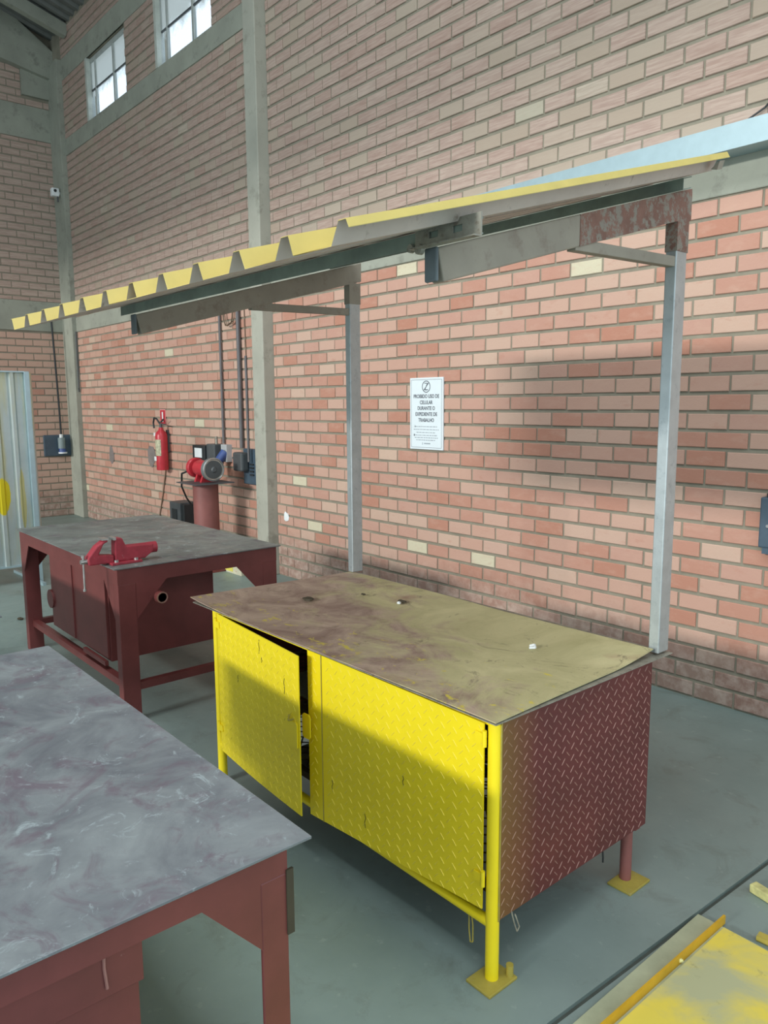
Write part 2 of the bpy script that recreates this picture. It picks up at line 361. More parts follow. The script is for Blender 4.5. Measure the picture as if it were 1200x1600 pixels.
# ---------------------------------------------------------------- brick walls
L, X0, CH = 0.227487, -4.745289, 0.1
MV, MH = 0.012, 0.020        # mortar widths
def rnd_attr(me, vals, name='rnd'):
    a = me.attributes.new(name, 'FLOAT', 'FACE'); a.data.foreach_set('value', vals)
def brick_vf(w, h, d=0.007, j=None):
    j = j or [0] * 4; b = 0.003
    o = [(-w / 2, 0, -h / 2), (w / 2, 0, -h / 2), (w / 2, 0, h / 2), (-w / 2, 0, h / 2)]
    m = [(x, -d + b, z) for x, _, z in o]
    i = [(x * (1 - 2 * b / w) + j[k], -d - j[k] * 0.5, z * (1 - 2 * b / h) + j[(k + 1) % 4] * 0.6) for k, (x, _, z) in enumerate(o)]
    vs = o + m + i
    fs = [(8, 9, 10, 11)]
    for k in range(4):
        q = (k + 1) % 4; fs += [(k, q, 4 + q, 4 + k), (4 + k, 4 + q, 8 + q, 8 + k)]
    return vs, fs
def skew():
    return [random.uniform(-0.0015, 0.0015) for _ in range(4)]
PALE = [(645, 415), (918, 417), (905, 78), (965, 425), (560, 395), (835, 168), (925, 150)]
def is_pale(u, z, tw):
    q = proj(tw(u, z)); return any(abs(q[0] - a) < 17 and abs(q[1] - b) < 12 for a, b in PALE)
def pick_rnd():
    t = random.random()
    return 1.0 if t > 0.992 else min(0.985, random.random() ** 0.9)

def make_bricks(parent, spots, to_world, limit, rot):
    """spots: (u, z, width, height); to_world maps (u,z)->point; the ones that show largest become objects"""
    vis = []
    rest = []
    for s in spots:
        p = to_world(s[0], s[1]); q = proj(p)
        inside = -15 < q[0] < 1215 and -10 < q[1] < 1610 and q[2] > 0
        hidden = parent_hidden(q, p)
        (vis if inside and not hidden and s[2] > 0.1 else rest).append((q[2], s))
    vis.sort(key=lambda t: t[0]); rest += vis[limit:]; vis = vis[:limit]
    W = L - MV
    variants = {}
    def variant(wd, ht, pale=False):
        key = (round(wd, 3), round(ht, 3), pale); vs = variants.setdefault(key, [])
        if len(vs) < (16 if abs(wd - W) < 1e-3 else 1):
            v, f = brick_vf(wd, ht, 0.006 + random.random() * 0.003, skew())
            me = bpy.data.meshes.new('brick'); me.from_pydata(v, [], f); me.materials.append(M['brick'])
            r = 1.0 if pale else min(0.96, pick_rnd()); rnd_attr(me, [r] * len(f)); rnd_attr(me, [random.random()] * len(f), 'rnd2'); vs.append(me); return me
        return random.choice(vs)
    first = None
    for _, (u, z, wd, ht) in vis:
        me = variant(wd, ht, is_pale(u, z, to_world))
        if first is None: o = bpy.data.objects.new('brick', me); first = o
        else: o = first.copy(); o.data = me
        C.objects.link(o); o.parent = parent; o.location = to_world(u, z); o.rotation_euler = (0, 0, rot)
        if rot != 0: pass
    if rest:
        mb = MB(); r1 = []; r2 = []
        R = Matrix.Rotation(rot, 3, 'Z')
        for _, (u, z, wd, ht) in rest:
            v, f = brick_vf(wd, ht, 0.006 + random.random() * 0.003, skew())
            p = Vector(to_world(u, z)); mb.add([R @ Vector(q) + p for q in v], f)
            a = 1.0 if is_pale(u, z, to_world) else pick_rnd(); b_ = random.random(); r1 += [a] * len(f); r2 += [b_] * len(f)
        o = mb.build('brickwork', 'brick', parent, fix=False, stuff=True); rnd_attr(o.data, r1); rnd_attr(o.data, r2, 'rnd2')

# main wall (right hand side of the picture) in the plane y = 0
XL, XR, ZT = -11.9, 1.0, 6.75
wins = [(-10.58, -9.32, 5.32, 6.08), (-8.50, -7.24, 5.32, 6.08)]
wm = MB(); T = 0.16
xs = [XL - 0.2] + [v for w_ in wins for v in w_[:2]] + [XR]
wm.box((XL - 0.2, 0, -0.02), (XR, T, 5.32)); wm.box((XL - 0.2, 0, 6.08), (XR, T, ZT))
for a, b_ in ((XL - 0.2, wins[0][0]), (wins[0][1], wins[1][0]), (wins[1][1], XR)): wm.box((a, 0, 5.32), (b_, T, 6.08))
wall_r = struct('wall_right', wm, 'mortar')
bands = [(XL, XR, 2.70, 2.90, 0.012), (XL, -6.40, 5.10, 5.32, 0.010), (XL, -6.40, 6.08, 6.35, 0.010)]
for k, (a, b_, z0, z1, d) in enumerate(bands):
    MB().box((a, -d, z0), (b_, 0.02, z1)).build('concrete_beam', 'concrete', wall_r, bevel=0.006)
def clipped(u0, u1, z0, z1, blocks):
    """cut a brick rectangle against rectangles in the wall plane, horizontally or vertically"""
    rs = [(u0, u1, z0, z1)]
    for a, b_, c_, d_ in blocks:
        out = []
        for (p, q, r, s) in rs:
            if q <= a or p >= b_ or s <= c_ or r >= d_: out.append((p, q, r, s)); continue
            if p >= a - 1e-6 and q <= b_ + 1e-6:   # inside horizontally: trim vertically
                if r < c_: out.append((p, q, r, c_ - 0.004))
                if s > d_: out.append((p, q, d_ + 0.004, s))
            else:
                if p < a: out.append((p, a - 0.004, r, s))
                if q > b_: out.append((b_ + 0.004, q, r, s))
        rs = out
    return [r for r in rs if r[1] - r[0] > 0.03 and r[3] - r[2] > 0.02]
blocks = [b_[:4] for b_ in bands] + wins + [(-6.46, -6.27, -1, 9), (XL - 0.1, -11.45, -1, 9)]
spots = []
rows = int(ZT / CH)
for i in range(0, rows + 1):
    zc = (i + 0.5) * CH
    if zc > ZT - 0.04: continue
    off = X0 + (0 if i % 2 == 0 else L / 2)
    k = math.floor((XL - off) / L)
    while off + k * L < XR:
        a = max(off + k * L, XL); b_ = min(off + (k + 1) * L, XR); k += 1
        dz = random.uniform(-0.002, 0.002)
        for (p, q, r, s) in clipped(a + MV / 2, b_ - MV / 2, zc - CH / 2 + MH / 2 + dz, zc + CH / 2 - MH / 2 + dz, blocks):
            spots.append(((p + q) / 2, (r + s) / 2, q - p, s - r))
def parent_hidden(q, p):
    # behind the yellow cabinet or above/behind the canopy band
    x, y = q[0], q[1]
    if p[2] < 0.8 and p[0] < -2.2 and y > 1000 - 0: return True
    if 300 < x < 1020 and y > 893 + max(0, (x - 565)) * 0.28: return True
    return False
make_bricks(wall_r, spots, lambda u, z: (u, 0, z), 300, 0)
# paint patches left on the wall by old fittings
for (cx, cz, rx, rz) in ((-10.40, 0.98, 0.09, 0.13), (-9.10, 1.03, 0.12, 0.14)):
    pts = [(cx + rx * math.cos(t) * random.uniform(0.8, 1.1), -0.0102, cz + rz * math.sin(t) * random.uniform(0.8, 1.1)) for t in [k * math.pi / 6 for k in range(12)]]
    MB().prism(pts, (0, 0.0015, 0)).build('paint_patch', simple('faded_grey_patch', (0.22, 0.19, 0.18), 0.9), wall_r, label='dark grey patch of old paint')

# end wall in the plane x = -11.9
we = MB(); we.box((XL - 0.16, -12.5, -0.02), (XL, 0.0, 9.9)); wall_l = struct('wall_left', we, 'mortar')
def gab(y): return 6.18 + (-y) * 0.62     # underside of the sloping gable beam
bands_e = [(-12.5, -0.02, 5.36, 5.80), (-12.5, -0.02, 2.72, 3.14), (-0.52, -0.02, 6.0, 6.32)]
MB().box((XL, -12.5, 5.36), (XL + 0.02, -0.02, 5.80)).build('concrete_beam', 'concrete', wall_l, bevel=0.006)
MB().box((XL, -12.5, 2.72), (XL + 0.02, -0.02, 3.14)).build('concrete_beam', 'concrete', wall_l, bevel=0.006)
MB().prism([(XL + 0.001, 0, gab(0)), (XL + 0.001, -12, gab(-1.2) + 1.5), (XL + 0.001, -12, gab(-1.2) + 2.0), (XL + 0.001, -1.6, gab(-1.6) + 0.45), (XL + 0.001, 0, gab(0) + 0.38)], (0.12, 0, 0)).build('gable_beam', 'concrete', wall_l, label='sloping concrete gable beam')
MB().box((XL, -0.42, 5.93), (XL + 0.05, -0.02, 6.3)).build('concrete_haunch', 'concrete', wall_l)
spots = []
LE = 0.235
for i in range(0, 69):
    zc = (i + 0.5) * CH; off = -0.02 - (0 if i % 2 else LE / 2)
    k = 0
    while off - k * LE > -2.6:
        b_ = min(off - (k - 1) * LE, -0.02); a = off - k * LE; k += 1
        if b_ - a < 0.04: continue
        if zc > gab((a + b_) / 2) - 0.05: continue
        for (p, q, r, s) in clipped(a + MV / 2, b_ - MV / 2, zc - CH / 2 + MH / 2, zc + CH / 2 - MH / 2, bands_e[:2] + [(-0.42, -0.02, 5.93, 6.3)]):
            spots.append(((p + q) / 2, (r + s) / 2, q - p, s - r))
def parent_hidden(q, p):
    return q[0] < 62 and 580 < q[1] < 880
make_bricks(wall_l, spots, lambda u, z: (XL, u, z), 300, math.pi / 2)

# pillars on the main wall
pl = MB(); pl.box((-6.47, -0.12, 0), (-6.27, 0.05, 6.9)); struct('trim_1', pl, 'concrete_pillar', bevel=0.008)['label'] = 'pale concrete pillar standing against the brick wall'
pl = MB(); pl.box((-11.62, -0.075, 0), (-11.45, 0.02, 6.35)); pl.box((XL, -0.06, 0), (-11.6, 0.02, 6.35))
struct('trim_2', pl, 'concrete', bevel=0.006)['label'] = 'concrete corner column where both walls meet'

# windows
for k, (a, b_, z0, z1) in enumerate(wins):
    d = 0.06; fr = MB(); t = 0.045
    for p0, p1 in (((a, z0), (a + t, z1)), ((b_ - t, z0), (b_, z1)), ((a + t, z0), (b_ - t, z0 + t)), ((a + t, z1 - t), (b_ - t, z1))):
        fr.box((p0[0], d - 0.02, p0[1]), (p1[0], d + 0.03, p1[1]))
    win = struct('window_%d' % (k + 1), fr, 'frame_white', bevel=0.004)
    wdt = b_ - a
    MB().box((a + wdt * 0.62 - 0.02, d - 0.012, z0 + t), (a + wdt * 0.62 + 0.02, d + 0.022, z1 - t)).build('mullion', 'frame_white', win)
    MB().box((a + wdt * 0.15 - 0.012, d - 0.012, z0 + t), (a + wdt * 0.15 + 0.012, d + 0.02, z1 - t)).build('mullion', 'frame_white', win)
    zc = z0 + 0.38
    for q0, q1 in ((a + t, a + wdt * 0.15 - 0.012), (a + wdt * 0.15 + 0.012, a + wdt * 0.62 - 0.02), (a + wdt * 0.62 + 0.02, b_ - t)):
        MB().box((q0, d - 0.008, zc - 0.009), (q1, d + 0.012, zc + 0.009)).build('glazing_bar', 'dark_grey', win)
        MB().box((q0, d + 0.003, z0 + t), (q1, d + 0.007, z1 - t)).build('pane', 'glass', win)
    rv = MB(); rv.box((a - 0.001, 0.0, z0 - 0.03), (b_ + 0.001, d, z0 + 0.002)); rv.build('sill', 'frame_white', win)
    MB().box((a + 0.0005, -0.012, z0), (a + 0.055, d - 0.02, z1)).build('reveal_lining', simple('pale_plaster', (0.50, 0.53, 0.48), 0.8), win)

# ceiling: corrugated roof with steel purlins
ce = MB(); pitch = 0.18; y = 0.1
def rz(y): return 6.72 + (-y) * 0.30
prof = []
x = -12.2
while x < 5:
    prof += [(x, 0), (x + 0.06, 0), (x + 0.085, 0.04), (x + 0.155, 0.04)]; x += pitch
vs = []; fs = []
for (px, h) in prof: vs += [(px, 0.15, rz(0.15) + h), (px, -12.8, rz(-12.8) + h)]
for i in range(len(prof) - 1): fs.append((2 * i, 2 * i + 1, 2 * i + 3, 2 * i + 2))
ce.add(vs, fs); ceiling = struct('ceiling', ce, simple('galvanised_roof_sheet', (0.17, 0.18, 0.17), 0.6, 0.3), fix=False)
for yy in (-1.1, -2.9, -4.7, -6.5):
    MB().box((-12.0, yy - 0.04, rz(yy) - 0.14), (5, yy + 0.04, rz(yy) - 0.005)).build('purlin', 'concrete', ceiling)
MB().bar((-11.2, 0.0, 6.62), (-11.2, -6, rz(-6) - 0.16), 0.10, 0.16).build('rafter', 'concrete', ceiling)

# unseen strip of wall over the door opening, added to dim the upper brickwork
struct('wall_front_blocker', MB().box((-12.0, -12.9, 6.5), (6, -12.7, 10.45)), 'concrete')
# galvanised channel running on the ring beam, right of the pillar
gs = MB()
gs.box((-4.3, -0.15, 2.875), (1.0, -0.144, 2.995)); gs.box((-4.3, -0.144, 2.875), (1.0, -0.014, 2.881)); gs.box((-4.3, -0.144, 2.989), (1.0, -0.014, 2.995))
tag(gs.build('steel_channel', 'galv_flange'), 'pale galvanised steel channel running along the brick wall above the canopy', 'steel channel')
tag(MB().tube([(-1.95, -0.02, 2.995), (-1.88, -0.03, 3.03), (-1.80, -0.02, 3.07), (-1.72, -0.02, 3.14), (-1.6, -0.02, 3.2)], 0.005, 6).build('loose_cable', 'black', smooth=True), 'short black cable end above the galvanised channel at the right edge', 'cable')

# ---------------------------------------------------------------- checker plate treads
def treads(frame, u_len, v_len, pitch, mask=None, ln=0.030, wd=0.0048, h=0.0016):
    """frame(u, v, h) -> point. Alternating lozenges, raised like real tread plate."""
    mb = MB(); pu, pv = pitch, pitch * 0.83; nu = int(u_len / pu); nv = int(v_len / pv)
    for i in range(nu + 1):
        for j in range(nv + 1):
            if (i + j) % 2: continue      # rotated basket weave: rows alternate in direction
            u = (i + 0.5) * pu; v = (j + 0.5) * pv
            if u > u_len - ln * 0.4 or v > v_len - ln * 0.4: continue
            if mask and mask(u, v): continue
            a = math.radians(48) if j % 2 == 0 else math.radians(-48)
            ca, sa = math.cos(a), math.sin(a)
            pts = [(-ln / 2, 0), (-ln * 0.32, -wd / 2), (ln * 0.32, -wd / 2), (ln / 2, 0), (ln * 0.32, wd / 2), (-ln * 0.32, wd / 2)]
            base = [frame(u + p * ca - q * sa, v + p * sa + q * ca, 0) for p, q in pts]
            top = [frame(u + p * .8 * ca - q * .45 * sa, v + p * .8 * sa + q * .45 * ca, h) for p, q in pts]
            mb.add(base + top, [(6, 7, 8, 9, 10, 11)] + [(k, (k + 1) % 6, 6 + (k + 1) % 6, 6 + k) for k in range(6)])
    return mb

# ---------------------------------------------------------------- yellow cabinet bench
cab = thing('workbench_cabinet', (-2.15, -2.06, 0), 'yellow checker-plate cabinet bench with stained olive top, under the corrugated canopy', 'workbench')
LX, RX, FY, BY, HZ = -2.905, -1.331, -2.478, -1.70, 0.785
def pipe_leg(x, y, mat, label=None, z1=HZ):
    o = MB().cyl((x, y, 0.008 if x > -2 or y > -2 else 0.0), (x, y, z1), 0.0198, 24).build('leg', mat, cab, label=label, smooth=True)
    return o
lg = pipe_leg(RX, FY, 'yellow', 'yellow pipe leg')
MB().box((-1.375, -2.54, 0), (-1.283, -2.42, 0.009)).build('foot_plate', 'yellow_old', lg, bevel=0.002)
lg = pipe_leg(LX, FY, 'yellow', 'yellow pipe leg')
lg = pipe_leg(-1.338, -1.772, 'maroon_pipe', 'dusty maroon pipe leg')
MB().box((-1.365, -1.84, 0), (-1.275, -1.715, 0.009)).build('foot_plate', 'yellow_old', lg, bevel=0.002)
lg = pipe_leg(LX, -1.765, 'maroon_pipe', 'dusty maroon pipe leg')
MB().box((LX - 0.06, -1.83, 0), (LX + 0.06, -1.70, 0.009)).build('foot_plate', 'yellow_old', lg)
MB().cyl((-1.300, -2.435, 0.009), (-1.300, -2.435, 0.045), 0.011, 12).build('anchor_socket', 'yellow_old', cab, smooth=True)

# interior carcass
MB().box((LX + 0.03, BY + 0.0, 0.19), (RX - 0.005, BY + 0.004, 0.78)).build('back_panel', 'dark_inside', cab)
MB().box((LX, FY + 0.03, 0.19), (LX + 0.004, BY, 0.78)).build('side_panel', 'maroon_side', cab, label='maroon side panel of the cabinet')
# right side: maroon checker plate with worn treads
SX = -1.3105
MB().box((SX - 0.004, -2.474, 0.197), (SX, -1.702, 0.79)).build('side_panel', 'maroon_side', cab, label='maroon checker-plate side panel with worn treads')
sp = [c for c in cab.children if c.name.startswith('side_panel')][-1]
treads(lambda u, v, h: (SX + h, -2.470 + u, 0.20 + v), 0.765, 0.585, 0.0225, ln=0.0255, wd=0.0032, h=0.0014).build('tread', 'maroon_tread', sp, stuff=True, label='pale worn treads')
MB().box((SX - 0.003, -2.4785, 0.195), (SX + 0.003, -2.474, 0.792)).build('edge_strip', 'yellow_old', sp)
# front rails
MB().cyl((LX, FY, 0.178), (RX, FY, 0.178), 0.0165, 14).build('bottom_rail', 'yellow', cab, smooth=True)
MB().box((LX, FY - 0.012, 0.775), (RX, FY + 0.02, 0.790)).build('top_rail', 'yellow', cab)
MB().box((LX, BY - 0.03, 0.17), (RX, BY, 0.20)).build('back_rail', 'maroon', cab)
# shelves of expanded metal on angle frames
def shelf(z):
    fr = MB()
    fr.box((LX + 0.03, FY + 0.02, z - 0.025), (RX - 0.03, FY + 0.045, z)); fr.box((LX + 0.03, BY - 0.04, z - 0.025), (RX - 0.03, BY - 0.015, z))
    fr.box((LX + 0.03, FY + 0.045, z - 0.02), (LX + 0.055, BY - 0.04, z)); fr.box((RX - 0.055, FY + 0.045, z - 0.02), (RX - 0.03, BY - 0.04, z))
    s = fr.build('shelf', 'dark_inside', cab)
    ms = MB(); px_, py_ = 0.075, 0.034
    ny = int((BY - 0.04 - FY - 0.045) / py_); nx = int((RX - LX - 0.12) / px_)
    for i in range(nx):
        for j in range(ny):
            x0 = LX + 0.06 + i * px_ + (px_ / 2 if j % 2 else 0); y0 = FY + 0.05 + j * py_
            ms.bar((x0, y0, z + 0.003), (x0 + px_ / 2, y0 + py_, z + 0.003), 0.005, 0.003)
            ms.bar((x0, y0, z + 0.003), (x0 - px_ / 2, y0 + py_, z + 0.003), 0.005, 0.003)
    ms.build('mesh_strands', 'dark_inside', s, stuff=True)
shelf(0.52); shelf(0.27)
MB().box((-2.6, -2.40, 0.524), (-1.9, -1.80, 0.532)).build('shelf_liner', 'galv_post', cab, label='grey sheet lying under the mesh')
MB().box((-2.6, -2.38, 0.20), (-1.9, -1.80, 0.205)).build('shelf_liner', 'galv_post', cab, label='grey sheet lying under the mesh')

# doors
def door(name_lbl, p0, p1, z0a, z0b, z1a, z1b, seam=None, bow=0.0):
    """leaf from hinge p0 to free edge p1 (x, y); z0 bottom, z1 top at either end"""
    p0 = Vector((p0[0], p0[1], 0)); p1 = Vector((p1[0], p1[1], 0)); W_ = (p1 - p0).length; d = (p1 - p0) / W_
    n = Vector((d.y, -d.x, 0));
    if n.y > 0: n = -n
    def fr(u, v, h):
        t = u / W_; zb = z0a + (z0b - z0a) * t; zt = z1a + (z1b - z1a) * t
        zz = zb + v * (zt - zb) / 0.6
        return p0 + d * u + n * (h + bow * math.sin(math.pi * t) * (1 - v / 0.6)) + Vector((0, 0, zz))
    mb = MB(); nu, nv = 10, 6; vs = []
    for h in (0, -0.004):
        for i in range(nu + 1):
            for j in range(nv + 1): vs.append(fr(W_ * i / nu, 0.6 * j / nv, h))
    fs = []; o1 = (nu + 1) * (nv + 1)
    for i in range(nu):
        for j in range(nv):
            a = i * (nv + 1) + j; fs += [(a, a + 1, a + nv + 2, a + nv + 1), (o1 + a, o1 + a + nv + 1, o1 + a + nv + 2, o1 + a + 1)]
    for j in range(nv):
        fs += [(j, o1 + j, o1 + j + 1, j + 1)]; a = nu * (nv + 1) + j; fs += [(a, a + 1, o1 + a + 1, o1 + a)]
    for i in range(nu):
        a = i * (nv + 1); fs += [(a, a + nv + 1, o1 + a + nv + 1, o1 + a)]; a += nv; fs += [(a, o1 + a, o1 + a + nv + 1, a + nv + 1)]
    mb.add(vs, fs)
    o = mb.build('door', 'yellow', cab, label=name_lbl)
    msk = (lambda u, v: seam and abs(u - seam) < 0.018)
    treads(fr, W_, 0.6, 0.0245, mask=msk, ln=0.0265, wd=0.0038, h=0.0016).build('tread', 'yellow_tread', o, stuff=True)
    if seam: 
        a = fr(seam, 0.0, 0.002); b_ = fr(seam, 0.6, 0.002); MB().bar(a, b_, 0.003, 0.0025, up=(0, 1, 0)).build('seam', 'yellow_old', o, label='vertical weld seam')
    return o, fr
dl, frl = door('left yellow checker-plate door, standing ajar', (-2.868, -2.500), (-2.165, -2.565), 0.165, 0.182, 0.778, 0.782, bow=0.006)
dr_, frr = door('right yellow checker-plate door, closed', (-1.353, -2.500), (-2.192, -2.506), 0.222, 0.158, 0.781, 0.786, seam=0.755)
for dd, f_ in ((dl, frl), (dr_, frr)):
    for v in (0.53, 0.08):
        a = f_(-0.006, v, 0.004); b_ = f_(-0.006, v + 0.05, 0.004)
        MB().cyl(a, b_, 0.0065, 10).build('hinge', 'yellow', dd, smooth=True)
        a = f_(0.012, v + 0.025, 0.003); MB().box(a - Vector((0.016, 0.003, 0.014)), a + Vector((0.016, 0.001, 0.014))).build('hinge_leaf', 'yellow', dd)
# chipped lines in the yellow paint
for dd, f_, lst in ((dl, frl, ((0.40, 0.53, 0.055), (0.42, 0.50, 0.02), (0.60, 0.43, 0.06), (0.20, 0.36, 0.03))), (dr_, frr, ((0.70, 0.13, 0.04), (0.52, 0.06, 0.05), (0.33, 0.28, 0.03)))):
    for (u, v, hgt) in lst:
        MB().tube([f_(u, v, 0.0008), f_(u + 0.004, v + hgt * 0.4, 0.0008), f_(u - 0.002, v + hgt * 0.7, 0.0008), f_(u + 0.003, v + hgt, 0.0008)], 0.0012, 4).build('paint_crack', 'dark_inside', dd)
# padlock hasp plates
def plate_on(fr, u, v, w_, h_, lift, parent, nm='hasp_plate'):
    a = fr(u - w_ / 2, v - h_ / 2, lift); b_ = fr(u + w_ / 2, v + h_ / 2, lift)
    mb = MB(); c4 = 0.008
    pts = [fr(u - w_ / 2 + c4, v - h_ / 2, lift), fr(u + w_ / 2 - c4, v - h_ / 2, lift), fr(u + w_ / 2, v - h_ / 2 + c4, lift), fr(u + w_ / 2, v + h_ / 2 - c4, lift),
           fr(u + w_ / 2 - c4, v + h_ / 2, lift), fr(u - w_ / 2 + c4, v + h_ / 2, lift), fr(u - w_ / 2, v + h_ / 2 - c4, lift), fr(u - w_ / 2, v - h_ / 2 + c4, lift)]
    mb.prism(pts, (0, 0.005, 0)); return mb.build(nm, 'yellow', parent)
Wd = 0.83
plate_on(frr, Wd - 0.005, 0.335, 0.046, 0.088, 0.022, dr_)
plate_on(frl, 0.70 - 0.045, 0.30, 0.085, 0.10, 0.006, dl)
MB().tube([frl(0.64, 0.365, 0.004), frl(0.655, 0.352, 0.016), frl(0.675, 0.360, 0.006)], 0.0035, 6).build('hasp_weld', 'yellow_old', dl)
# wire hooks under the bench
MB().tube([(-1.42, -2.48, 0.165), (-1.415, -2.485, 0.12), (-1.405, -2.49, 0.085), (-1.395, -2.49, 0.09), (-1.40, -2.485, 0.14), (-1.41, -2.48, 0.165)], 0.0022, 6).build('wire_hook', 'yellow_old', cab)
MB().tube([(-1.31, -2.42, 0.20), (-1.307, -2.41, 0.16), (-1.300, -2.405, 0.135), (-1.296, -2.40, 0.15), (-1.305, -2.41, 0.19)], 0.0022, 6).build('wire_hook', 'bracket', cab)
MB().tube([(-1.32, -1.95, 0.22), (-1.315, -1.95, 0.17), (-1.318, -1.945, 0.15)], 0.003, 6).build('wire_hook', 'black', cab)

# two warped steel sheets forming the top
def sheet(z, corners, warp, mat, name, t=0.0035, nx=28, ny=14):
    (x00, y00), (x10, y10), (x11, y11), (x01, y01) = corners
    vs = []; 
    for h in (0, -t):
        for i in range(nx + 1):
            for j in range(ny + 1):
                a, b_ = i / nx, j / ny
                X = (x00 * (1 - a) + x10 * a) * (1 - b_) + (x01 * (1 - a) + x11 * a) * b_
                Y = (y00 * (1 - a) + y10 * a) * (1 - b_) + (y01 * (1 - a) + y11 * a) * b_
                vs.append((X, Y, z + h + warp(a, b_)))
    fs = []; o1 = (nx + 1) * (ny + 1)
    for i in range(nx):
        for j in range(ny):
            a = i * (ny + 1) + j; fs += [(a, a + ny + 1, a + ny + 2, a + 1), (o1 + a, o1 + a + 1, o1 + a + ny + 2, o1 + a + ny + 1)]
    for j in range(ny):
        fs += [(j, j + 1, o1 + j + 1, o1 + j)]; a = nx * (ny + 1) + j; fs += [(a, o1 + a, o1 + a + 1, a + 1)]
    for i in range(nx):
        a = i * (ny + 1); fs += [(a, o1 + a, o1 + a + ny + 1, a + ny + 1)]; a += ny; fs += [(a, a + ny + 1, o1 + a + ny + 1, o1 + a)]
    o = MB().add(vs, fs).build(name, mat, cab, smooth=True)
    return o
lo = sheet(0.7945, ((-3.055, -2.515), (-1.303, -2.508), (-1.300, -1.590), (-3.05, -1.60)), lambda a, b_: 0.0, 'bracket', 'under_sheet')
lo['label'] = 'thin rusty steel sheet under the top'
def warp(a, b_):
    r = 0.016 * max(0, 1 - a / 0.22) ** 2 * max(0, 1 - b_ / 0.9)            # curled front left corner
    r += 0.012 * max(0, (a - 0.75) / 0.25) ** 2 * math.sin(math.pi * min(1, max(0, b_))) * 0.3
    r += 0.018 * max(0, 1 - (1 - b_) / 0.3) ** 2 * math.sin(math.pi * a) * 0.5
    r += 0.020 * max(0, (b_ - 0.7) / 0.3) ** 1.5 * max(0, (a - 0.6) / 0.4)
    return r + 0.0008 * math.sin(9 * a + 4 * b_)
tp = sheet(0.8000, ((-3.068, -2.520), (-1.305, -2.507), (-1.325, -1.675), (-3.055, -1.625)), warp, 'painted_top', 'worktop')
tp['label'] = 'paint-stained olive and brown steel worktop'
# loose bits lying on the top
def lump(name, loc, s, mat, label, cat, seed=0, flat=0.5, grp=None):
    rnd = random.Random(seed); bm = bmesh.new(); bmesh.ops.create_icosphere(bm, subdivisions=2, radius=1)
    for v in bm.verts:
        k = 1 + rnd.uniform(-0.22, 0.22); v.co = Vector((v.co.x * s[0] * k, v.co.y * s[1] * k, max(-0.98, v.co.z * k) * s[2])) 
    me = bpy.data.meshes.new(name); bm.to_mesh(me); bm.free(); me.materials.append(M[mat])
    o = bpy.data.objects.new(name, me); C.objects.link(o); o.location = (loc[0], loc[1], loc[2] + s[2] * 0.9); return tag(o, label, cat, grp)
lump('grease_lump', (-2.715, -2.135, 0.8025), (0.030, 0.022, 0.006), 'rust_dark', 'dark round grease lump on the left of the yellow bench top', 'debris', 3)
lump('paint_scrap', (-2.41, -1.855, 0.803), (0.024, 0.012, 0.005), 'rust_dark', 'small dark scrap near the back edge of the yellow bench top', 'debris', 5)
lump('plaster_crumb', (-2.395, -1.885, 0.803), (0.010, 0.008, 0.006), 'white', 'white crumb beside the dark scrap on the yellow bench top', 'debris', 6)
o = MB().tube([(-1.655, -1.925, 0.805), (-1.640, -1.918, 0.811), (-1.628, -1.93, 0.806), (-1.642, -1.945, 0.805)], 0.0045, 8).build('plastic_clip', 'white', smooth=True)
tag(o, 'small white curved plastic clip on the right of the yellow bench top', 'clip')
lump('wire_crumb', (-2.62, -1.90, 0.803), (0.014, 0.008, 0.004), 'rust_dark', 'tiny dark shaving left of the white crumb on the yellow bench top', 'debris', 8)

# ---------------------------------------------------------------- canopy
can = thing('canopy', (-2.15, -1.63, 0.8), 'yellow corrugated lean-to canopy on two galvanised posts rising behind the yellow bench', 'canopy')
SL = 0.2754
def armz(y): return 2.325 + SL * (y + 1.615)          # top of the arms
for k, (xc, y0, y1, zb) in enumerate(((-1.332, -1.662, -1.597, 0.802), (-3.040, -1.642, -1.577, 0.802))):
    p = MB().box((xc - 0.019, y0, zb), (xc + 0.019, y1, armz(y0) - 0.085)).build('post', 'galv_post', can, bevel=0.003, label='galvanised square-tube post')
    mat = 'tube_grey'
    yb = y1 + 0.01; yf = -2.725
    arm = MB().prism([(xc - 0.02, yb, armz(yb)), (xc - 0.02, yb, armz(yb) - 0.09), (xc - 0.02, yf + 0.02, armz(yf) - 0.082), (xc - 0.02, yf, armz(yf) - 0.006)], (0.04, 0, 0))
    arm = arm.build('arm', mat, can, bevel=0.004, label='grey sloping box-tube arm')
    MB().box((xc - 0.0205, yf - 0.006, armz(yf) - 0.082), (xc + 0.0205, yf + 0.004, armz(yf) - 0.004)).build('shaded_end_cap', 'cap_shaded', arm, bevel=0.004, label='blue-grey end of the tube, darkened to look shaded')  # end face coloured darker to offset the daylight falling on it
    MB().bar((xc, -2.19, 2.075 + 0.012), (xc, y0 + 0.003, 2.100), 0.030, 0.032).build('brace', mat, can, bevel=0.002)
    if k == 0:
        MB().prism([(xc - 0.022, yb + 0.002, armz(yb) - 0.001), (xc - 0.022, yb + 0.002, armz(yb) - 0.100), (xc - 0.022, y0 - 0.02, armz(y0) - 0.095), (xc - 0.022, -2.18, armz(-2.18) - 0.088), (xc - 0.022, -2.18, armz(-2.18) - 0.003)], (0.0435, 0, 0)).build('primer_coat', 'rust_primer', can, label='patch of red oxide primer on the arm end')
    MB().box((xc - 0.021, y0 - 0.002, armz(y0) - 0.18), (xc + 0.021, y1 + 0.002, armz(y0) - 0.08)).build('post_collar', 'rust_primer' if k == 0 else 'tube_grey', can)
